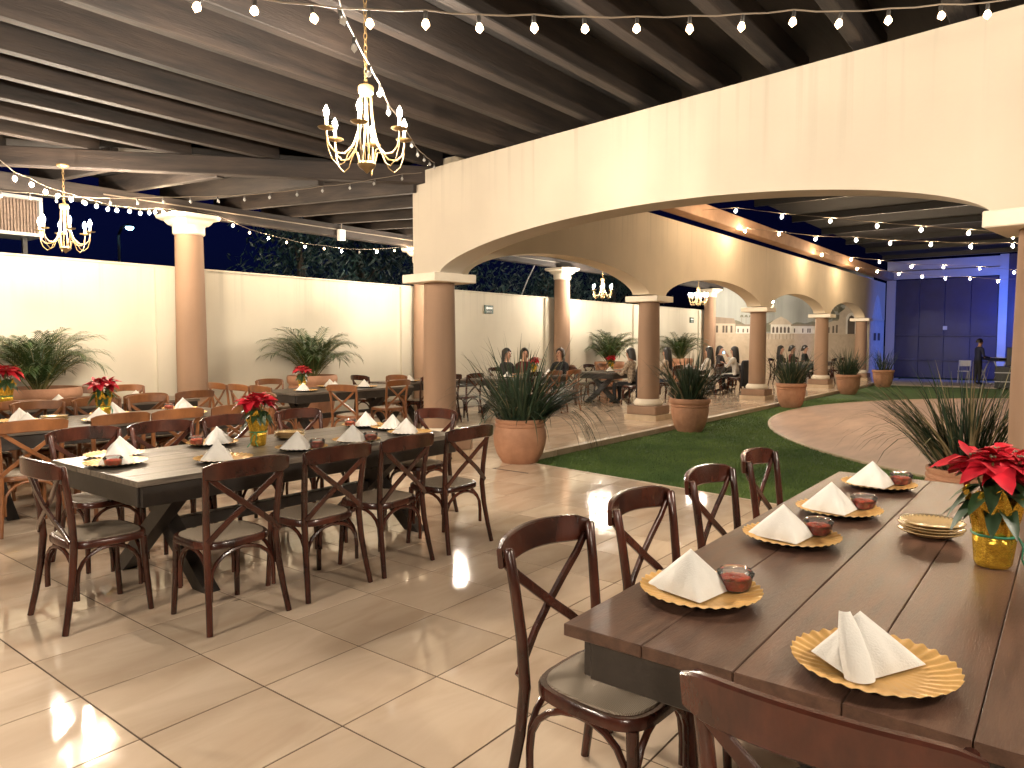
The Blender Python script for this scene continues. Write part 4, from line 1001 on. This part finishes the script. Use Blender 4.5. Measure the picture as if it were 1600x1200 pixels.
for i, (x, s_, lb) in enumerate(((3.68,.92,'areca palm in a wide pale pot at the left edge before the wall'),(8.02,.96,'areca palm in a terracotta pot against the wall right of the tall column'),(18.5,1.05,'areca palm against the wall seen through the first arch'),(23.3,1.0,'areca palm against the wall seen right of the second arcade column'))):
    t = empty('potted_palm', (x,10.78,0)); tag(t, lb, 'palm', 'areca palms along the boundary wall'); pot(t, 'bowl', .44 if i else .50, .93)
    for me, nm_ in zip(pms[i%2], ('fronds','frond_stems')):
        o = link(nm_, me, t); o.location = (0,0,.82); o.rotation_euler = (0,0,i*1.3); o.scale = (s_,s_,s_*.98); tag(o, kind='stuff')

# ------------------------------------------------------------------ beyond the wall: dark trees, cooler, lamp
def night_tree(x, y, h_, rx, label, seed):
    rn = random.Random(seed); t = empty('night_tree', (x,y,-.3)); tag(t, label, 'tree', 'dark trees beyond the boundary wall')
    tr = MB(); tr.tube([(0,0,0),(.1,.05,h_*.35),(.05,-.1,h_*.7),(.0,0,h_*.95)], [.16,.13,.09,.03], 8)
    cl = []
    for k in range(16):
        a = rn.random()*6.28; z = h_*rn.uniform(.45,1.); r = rx*rn.uniform(.2,1)*math.sin(math.pi*min(1,(z/h_-.3)/.75)+.15); c = Vector((math.cos(a)*r, math.sin(a)*r, z)); cl.append(c)
        tr.tube([(0,0,z*.75),(c.x*.5,c.y*.5,z*.9),c], [.05,.03,.012], 6)
    tr.build('trunk', M['bark'], t)
    mb = MB()
    for c in cl:
        for q in range(300):
            d = Vector((rn.gauss(0,1), rn.gauss(0,1), rn.gauss(0,.8)))*rx*.25; p = c+d; L_ = rn.uniform(.12,.26)
            a = rn.random()*6.28; dd = Vector((math.cos(a)*.5, math.sin(a)*.5, -.9+rn.random()*.9)).normalized(); wv = dd.cross(Vector((math.sin(a*3),math.cos(a*2),.4))).normalized()*.022
            mb._add([p, p+dd*L_*.5-wv, p+dd*L_, p+dd*L_*.5+wv], [(0,1,2,3)])
    tag(mb.build('crown', M['night_leaf'], t, smooth=False), kind='stuff')
night_tree(11.2,15.5,4.6,2.0,'dark tree above the boundary wall just right of the first tall column',1)
night_tree(14.0,16.5,4.9,2.2,'dark tree above the wall left of the corner column',2)
night_tree(19.0,17.5,5.2,2.4,'dark tree above the wall seen under the big arch',3)
night_tree(22.5,16.0,4.6,2.0,'dark tree above the exit sign seen through the first arch',4)
night_tree(28.5,16.5,5.0,2.3,'dark tree behind the chandelier seen through the first arch',5)
t = empty('evaporative_cooler', (3.62,12.4,3.36)); tag(t, 'white framed evaporative cooler with brown pad above the wall at left', 'cooler')
for (a,b,c,d) in ((-.66,.66,.24,.29),(-.66,.66,-.29,-.24),(.61,.66,-.239,.239),(-.66,-.61,-.239,.239)): MB().cbox(a,b,-.3,.3,c,d,.006).build('frame', M['white_paint'], t, smooth=False)
MB().box(-.609,.609,-.2,.2,-.239,.239).build('pad', M['lattice'], t, smooth=False)
for k in range(30): MB().box(-.60+k*.041,-.60+k*.041+.014,-.24,-.201,-.238,.238).build('slat', M['lattice'], t, smooth=False)
for s_ in (-.5,.5): MB().box(s_-.03,s_+.03,-.03,.03,-3.7,-.291).build('stand_post', M['black_metal'], t, smooth=False)
t = empty('street_lamp', (13.9,31.5,-.3)); tag(t, 'distant bluish street lamp glowing in the dark sky above the wall', 'street lamp')
MB().tube([(0,0,0),(0,0,6.2),(0,-.3,6.5),(0,-.9,6.55)], .06, 8).build('pole', M['black_metal'], t)
MB().lathe([(0,.10),(.14,.06),(.2,0),(0,0)][::-1], 14, (0,-1.0,6.45)).build('hood', M['black_metal'], t)
MB().lathe([(0,-.12),(.10,-.09),(.15,-.01),(0,-.005)], 14, (0,-1.0,6.44)).build('lens', M['far_lamp'], t)
# exit signs
def sign(x, label, s_=1.):
    t = empty('exit_sign', (x,11.26,2.30)); tag(t, label, 'sign', 'green exit signs')
    MB().cbox(-.16*s_,.16*s_,-.012,.012,-.10*s_,.10*s_,.003).build('panel', M['sign_green'], t, smooth=False)
    MX = Matrix(((1,0,0,0),(0,0,-1,-.0125),(0,1,0,0),(0,0,0,1)))
    MB().prism([(-.12,.03),(-.07,.075),(-.07,.05),(.12,.05),(.12,.01),(-.07,.01),(-.07,-.015)][::-1], 0, .003, MX).build('arrow', M['sign_white'], t, smooth=False)
    fc = bpy.data.curves.new('lettering', 'FONT'); fc.body = 'SALIDA'; fc.size = .062; fc.extrude = .0015; fc.align_x = 'CENTER'
    fo = bpy.data.objects.new('lettering', fc); col.objects.link(fo)
    dg = bpy.context.evaluated_depsgraph_get(); me = bpy.data.meshes.new_from_object(fo.evaluated_get(dg)); bpy.data.objects.remove(fo)
    me.materials.clear(); me.materials.append(M['sign_white']); o = link('lettering', me, t); o.location = (0,-.0145,-.075); o.rotation_euler = (R(90),0,0)
sign(13.55, 'small green exit arrow sign on the wall seen under the big arch')
sign(25.3, 'small green exit sign on the wall beside the mural column')
# loose cable hanging outside the wall
tag(MB().tube([(16.6,11.9,4.0),(16.1,12.0,3.2),(15.6,12.1,2.2)], .015, 6).build('guy_wire', M['white_paint']), 'thin pale guy wire slanting down behind the wall under the big arch', 'wire')

# ------------------------------------------------------------------ people
def person(name, label, loc, face, top, bottom='cl_dark', hair='hair', long_hair=.35, seated=True, arms='table', lean=.06, s=1., hold=None):
    """one skinned body; local +Y is where the person faces"""
    V, E, Rr = [], [], []
    def v(p, r, par=None):
        V.append(p); Rr.append(r); i = len(V)-1
        if par is not None: E.append((par, i))
        return i
    zp = .53 if seated else .93; ly = lean
    pel = v((0,0,zp), (.15,.115)); sp1 = v((0,ly*.35,zp+.17), (.135,.10), pel); sp2 = v((0,ly*.8,zp+.34), (.155,.11), sp1); ch = v((0,ly,zp+.46), (.13,.095), sp2)
    nk = v((0,ly+.01,zp+.555), (.052,.052), ch); h0 = v((0,ly+.03,zp+.635), (.062,.07), nk); h1 = v((0,ly+.035,zp+.715), (.076,.092), h0); h2 = v((0,ly+.02,zp+.79), (.055,.065), h1)
    ns = v((0,ly+.13,zp+.69), (.012,.014), h1)
    for q in (-1, 1):
        shd = v((q*.185,ly,zp+.45), (.062,.062), ch)
        if arms == 'table': el, wr = (q*.235,ly+.10,zp+.19), (q*.12,ly+.30,zp+.25)
        elif arms == 'phone' and q > 0: el, wr = (q*.25,ly+.16,zp+.33), (q*.17,ly+.30,zp+.60)
        elif arms == 'phone': el, wr = (q*.24,ly+.14,zp+.24), (q*.10,ly+.30,zp+.34)
        elif arms == 'keys': el, wr = (q*.24,ly+.03,zp+.17), (q*.19,ly+.28,zp+.12)
        else: el, wr = (q*.24,ly-.02,zp+.18), (q*.2,ly+.14,zp+.02)
        e = v(el, (.043,.043), shd); w_ = v(wr, (.027,.03), e)
        d = (Vector(wr)-Vector(el)).normalized(); sd_ = d.cross(Vector((0,0,1))).normalized()
        pm = v(tuple(Vector(wr)+d*.075), (.034,.016), w_)
        for k in range(4):
            b = Vector(wr)+d*(.095)+sd_*(k-1.5)*.018; m_ = v(tuple(b+d*.025), (.009,.009), pm); v(tuple(b+d*(.055+.008*(1 if k in (1,2) else 0))-Vector((0,0,.012))), (.008,.008), m_)
        m_ = v(tuple(Vector(wr)+d*.05-sd_*q*.035), (.010,.010), w_); v(tuple(Vector(wr)+d*.085-sd_*q*.045), (.009,.009), m_)
        hp = v((q*.095,.02,zp-.02), (.10,.10), pel)
        if seated: kn, an = (q*.12,.44,zp-.02), (q*.12,.42,.10)
        else: kn, an = (q*.11,.03,.50), (q*.12,.0,.09)
        k_ = v(kn, (.068,.068), hp); a_ = v(an, (.043,.043), k_); v((an[0]*1.1,an[1]+.15,.045), (.04,.032), a_)
    me = bpy.data.meshes.new('body_skeleton'); me.from_pydata(V, E, []); o = bpy.data.objects.new('body_skeleton', me); col.objects.link(o)
    md = o.modifiers.new('skin', 'SKIN'); md.use_smooth_shade = True
    for i, sv in enumerate(me.skin_vertices[0].data): sv.radius = Rr[i]; sv.use_root = (i == 0)
    ss = o.modifiers.new('sub', 'SUBSURF'); ss.levels = 2; ss.render_levels = 2
    dg = bpy.context.evaluated_depsgraph_get(); bm_ = bpy.data.meshes.new_from_object(o.evaluated_get(dg)); bpy.data.objects.remove(o)
    bm_.materials.clear()
    for k in (top, bottom, 'skin', 'black_metal'): bm_.materials.append(M[k])
    wrs = [Vector(V[i]) for i in range(len(V))]
    for p in bm_.polygons:
        c = p.center
        mi = 0
        if c.z > zp+.53: mi = 2
        elif c.z < zp-.0 and (c.y > .12 or not seated) and abs(c.x) < .24: mi = 1
        elif c.z < zp+.02 and abs(c.x) < .21 and c.y < .3: mi = 1
        if c.z < .09: mi = 3
        if arms == 'phone':
            if c.y > ly+.275 and c.z > zp+.2: mi = 2
        elif c.y > ly+.285 and zp+.05 < c.z < zp+.4: mi = 2
        p.material_index = mi
    t = empty('person', loc, FACE[face] if isinstance(face, str) else R(face)); t.scale = (s,)*3; tag(t, label, 'person')
    link('body', bm_, t)
    # hair: cap over the skull, running down the back
    hb = MB(); n = 22; rows_ = 13; vs = []
    hc = Vector((0,ly+.012,zp+.735))
    for i in range(rows_):
        th = math.pi*.62*i/(rows_-1)
        for k in range(n):
            a = 2*math.pi*k/n; back = -math.sin(a); fr = max(0, math.sin(a))
            th2 = th*(1-.48*fr**1.5); x_ = .099*math.sin(th2)*math.cos(a); y_ = .122*math.sin(th2)*math.sin(a)-.012; z_ = .118*math.cos(th2)
            q = Vector((x_, y_, z_))*(1+.03*math.sin(k*5+i))
            if i > 8 and back > -.25: q.z -= (i-8)/4*long_hair*(.55+.45*max(0,back)); q.y -= (i-8)/4*.03*max(0,back); q.x *= 1+.10*(i-8)/4
            vs.append(hc+q)
    fs = [(i*n+k, i*n+(k+1)%n, (i+1)*n+(k+1)%n, (i+1)*n+k) for i in range(rows_-1) for k in range(n)]
    hb._add(vs, fs); hb.build('hair', M[hair], t, smooth='all')
    for q in (-1, 1): MB().lathe([(0,-.011),(.012,0),(0,.011)], 8, (q*.034,ly+.119,zp+.722)).build('eye', M['eye'], t)
    MB().tube([(-.022,ly+.123,zp+.652),(0,ly+.128,zp+.65),(.022,ly+.123,zp+.652)], .006, 6).build('mouth', M['cl_red'], t)
    return t
def guest_chair(x, y, face, lb): chair('d', x, y, face, lb, G4, 2)
PP = [((13.1,10.42,0),'-y','cl_dark','hair',.35,'woman with long dark hair and dark jacket, leftmost guest behind the corner planter'),
      ((13.75,10.36,0),150,'cl_red','hair',.12,'guest with dark hair and dark red top right of the long haired woman'),
      ((14.28,9.62,0),'-x','cl_black','hair_brown',.42,'woman in black with long highlighted hair right of the small poinsettia'),
      ((15.6,8.44,0),'+y','cl_pattern','hair',.16,'woman in brown patterned sweater left of the second arcade column'),
      ((17.25,8.28,0),'+y','cl_cream','hair',.45,'woman with long black hair and cream patterned top right of the second column'),
      ((19.4,8.04,0),'+y','cl_white','hair',.45,'woman with very long black hair seen from behind between two columns'),
      ((23.5,9.5,0),'-y','cl_dark','hair',.2,'guest facing the viewer at the table between second and third columns'),
      ((20.9,7.88,0),'+y','cl_white','hair',.35,'woman in pale sleeves lifting a phone left of the third column'),
      ((25.9,8.25,0),'-y','cl_dark','hair',.35,'woman with long dark hair facing the viewer right of the third column'),
      ((27.2,8.25,0),'-y','cl_red','hair',.08,'far guest in dark red behind the third planter'),
      ((28.6,8.2,0),'-y','cl_black','hair',.08,'farthest guest in black left of the fourth column')]
PC = ['leftmost guest behind the corner planter','guest in dark red top','woman in black by the small poinsettia','woman in brown patterned sweater','woman in cream patterned top','woman with very long black hair','guest facing the viewer at the far table','woman lifting a phone','woman right of the third column','far guest in dark red','farthest guest in black']
for i, (lc, fc_, tp, hr, lh, lb) in enumerate(PP):
    person('person', lb, lc, fc_, tp, 'cl_black' if i != 4 else 'cl_jeans', hr, lh, True, 'phone' if i == 7 else 'table', .06)
    guest_chair(lc[0], lc[1], fc_ if isinstance(fc_, str) else fc_, 'dark chair of the '+PC[i])
# phone in the lifted hand
ph = empty('phone', (20.9+.16, 7.88+.06+.40, .53+.66), 0); tag(ph, 'phone with glowing blue screen held up left of the third column', 'phone')
MB().cbox(-.075,.075,-.005,.005,-.038,.038,.003).build('case', M['black_metal'], ph, smooth=False); MB().box(-.07,.07,-.0065,-.0052,-.034,.034).build('screen', M['screen'], ph, smooth=False)
def coat(x, y, face, label):
    t = empty('hanging_coat', (x, y, 0), FACE[face]); mb = MB(); vs = []; n = 20; zs = [.97,.95,.86,.7,.5,.32,.22]
    rn = random.Random(5)
    for i, z in enumerate(zs):
        for k in range(n):
            a = 2*math.pi*k/n; wv = 1+.10*math.sin(3*a+i)+.06*math.sin(7*a+i*2); sc = (.6,.85,1,1.05,1.1,1.15,1.1)[i]
            vs.append((.27*sc*math.cos(a)*wv, -.28+.085*sc*math.sin(a)*wv, z))
    fs = [(i*n+k,(i+1)*n+k,(i+1)*n+(k+1)%n,i*n+(k+1)%n) for i in range(len(zs)-1) for k in range(n)] + [list(range(n))]
    mb._add(vs, fs); o = mb.build('coat_body', M['cl_black'], t, smooth='all')
    for q in (-1, 1): MB().tube([(q*.2,-.28,.9),(q*.3,-.30,.7),(q*.31,-.31,.45)], [.06,.06,.05], 10).build('sleeve', M['cl_black'], t)
    tag(t, label, 'coat', 'black coats hung over chairs')
coat(15.6,8.44,'+y','black coat hung on the chair left of the second arcade column')
coat(20.9,7.88,'+y','long black coat hung on the chair of the woman lifting a phone')
# ------------------------------------------------------------------ stage end: keyboard player, stand, loudspeaker, blue light
Z_ = GZ+.046
person('person', 'man in dark clothes standing at the keyboard in blue light', (30.6,2.75,Z_), -142, 'cl_navy', 'cl_black', 'hair', .0, False, 'keys', .05, .93)
t = empty('keyboard_stand', (30.92,2.36,Z_), R(128)); tag(t, 'white folding keyboard stand with a keyboard before the standing man', 'keyboard')
MB().cbox(-.15,.15,-.62,.62,.88,.97,.01).build('keyboard', M['black_metal'], t, smooth=False)
MB().box(-.14,-.02,-.58,.58,.971,.982).build('keys', M['sign_white'], t, smooth=False)
for q in (-.45,.45):
    MB().tube([(-.2,q,.0),(.2,q,.86)], .02, 8).build('leg', M['frame_white'], t); MB().tube([(.2,q+.045,.0),(-.2,q+.045,.86)], .02, 8).build('leg', M['frame_white'], t)
for z in (.02,.84): MB().cbox(-.24,-.2,-.55,.55,z,z+.04,.005).build('cross_bar', M['frame_white'], t, smooth=False)
t = empty('folding_chair', (31.6,3.25,Z_), 0); tag(t, 'small pale folding chair left of the keyboard stand', 'chair')
MB().cbox(-.2,.2,-.2,.2,.43,.46,.008).build('seat', M['frame_white'], t, smooth=False); MB().cbox(.19,.22,-.2,.2,.62,.84,.008).build('backrest', M['frame_white'], t, smooth=False)
for q in (-.18,.18):
    MB().tube([(-.22,q,0),(.2,q,.84)], .014, 8).build('leg', M['frame_white'], t); MB().tube([(.22,q*.9,0),(-.18,q*.9,.44)], .014, 8).build('leg', M['frame_white'], t)
t = empty('loudspeaker', (30.6,1.62,Z_), 0); tag(t, 'tall black loudspeaker right of the keyboard stand', 'loudspeaker')
MB().cbox(-.28,.28,-.3,.3,0,.65,.015).build('cabinet', M['black_metal'], t, smooth=False); MB().cbox(-.24,.24,-.27,.27,.652,1.35,.015).build('cabinet', M['black_metal'], t, smooth=False)
for z, r_ in ((.33,.2),(.95,.17),(1.22,.06)): MB().lathe([(r_,0),(r_,.012),(r_*.8,.02),(r_*.3,.005),(0,.01)], 20).build('driver', M['gate'], t).matrix_local = Matrix.Translation((-.28 if z < .5 else -.24,0,z)) @ Matrix.Rotation(R(-90),4,'Y')
t = empty('mixer_table', (29.2,1.75,Z_)); tag(t, 'low dark equipment case beside the keyboard at the right', 'case')
MB().cbox(-.3,.3,-.35,.35,.0,.72,.012).build('case_body', M['black_metal'], t, smooth=False)
for z in (.2,.5): MB().cbox(-.306,-.301,-.36,.36,z,z+.03,.002).build('trim', M['frame_white'], t, smooth=False)
t = empty('stage_light', (31.6,.95,Z_)); tag(t, 'blue stage spotlight on a tripod beside the loudspeaker', 'stage light')
for k in range(3): MB().tube([(0,0,.8),(.45*math.cos(k*2.1),.45*math.sin(k*2.1),0)], .014, 8).build('tripod_leg', M['black_metal'], t)
MB().tube([(0,0,.7),(0,0,2.6)], .018, 8).build('stand_pole', M['black_metal'], t)
cn = MB().lathe([(0,-.16),(.07,-.16),(.1,-.1),(.11,.1),(.10,.1),(.095,0),(0,0)], 20).build('can', M['black_metal'], t)
aim = Vector((34.05,3.3,2.3))-Vector((31.6,.95,2.65)); cn.location = (0,0,2.68); cn.rotation_euler = aim.to_track_quat('Z','Y').to_euler()
ln = MB().lathe([(.09,.03),(.0,.04)], 20).build('lens', M['blue_lens'], t); ln.location = cn.location; ln.rotation_euler = cn.rotation_euler
ld = bpy.data.lights.new('blue_beam', 'SPOT'); ld.energy = 480; ld.color = (.04,.16,1); ld.spot_size = R(125); ld.spot_blend = .7; ld.shadow_soft_size = .08
lo = bpy.data.objects.new('blue_beam', ld); col.objects.link(lo); lo.parent = t; lo.location = Vector((0,0,2.68))+aim.normalized()*.13; lo.rotation_euler = aim.to_track_quat('-Z','Y').to_euler()
# distant haze light switch box on the wall plate
t = empty('junction_box', (8.75,10.82,3.50)); tag(t, 'small white electrical box on the roof plate above the middle palm', 'electrical box')
MB().cbox(-.07,.07,-.04,.04,-.1,.1,.006).build('box_body', M['white_paint'], t, smooth=False); MB().tube([(0,0,.1),(0,0,.2),(.15,-.05,.3),(2,-2,.32)], .009, 6).build('conduit', M['wire'], t)
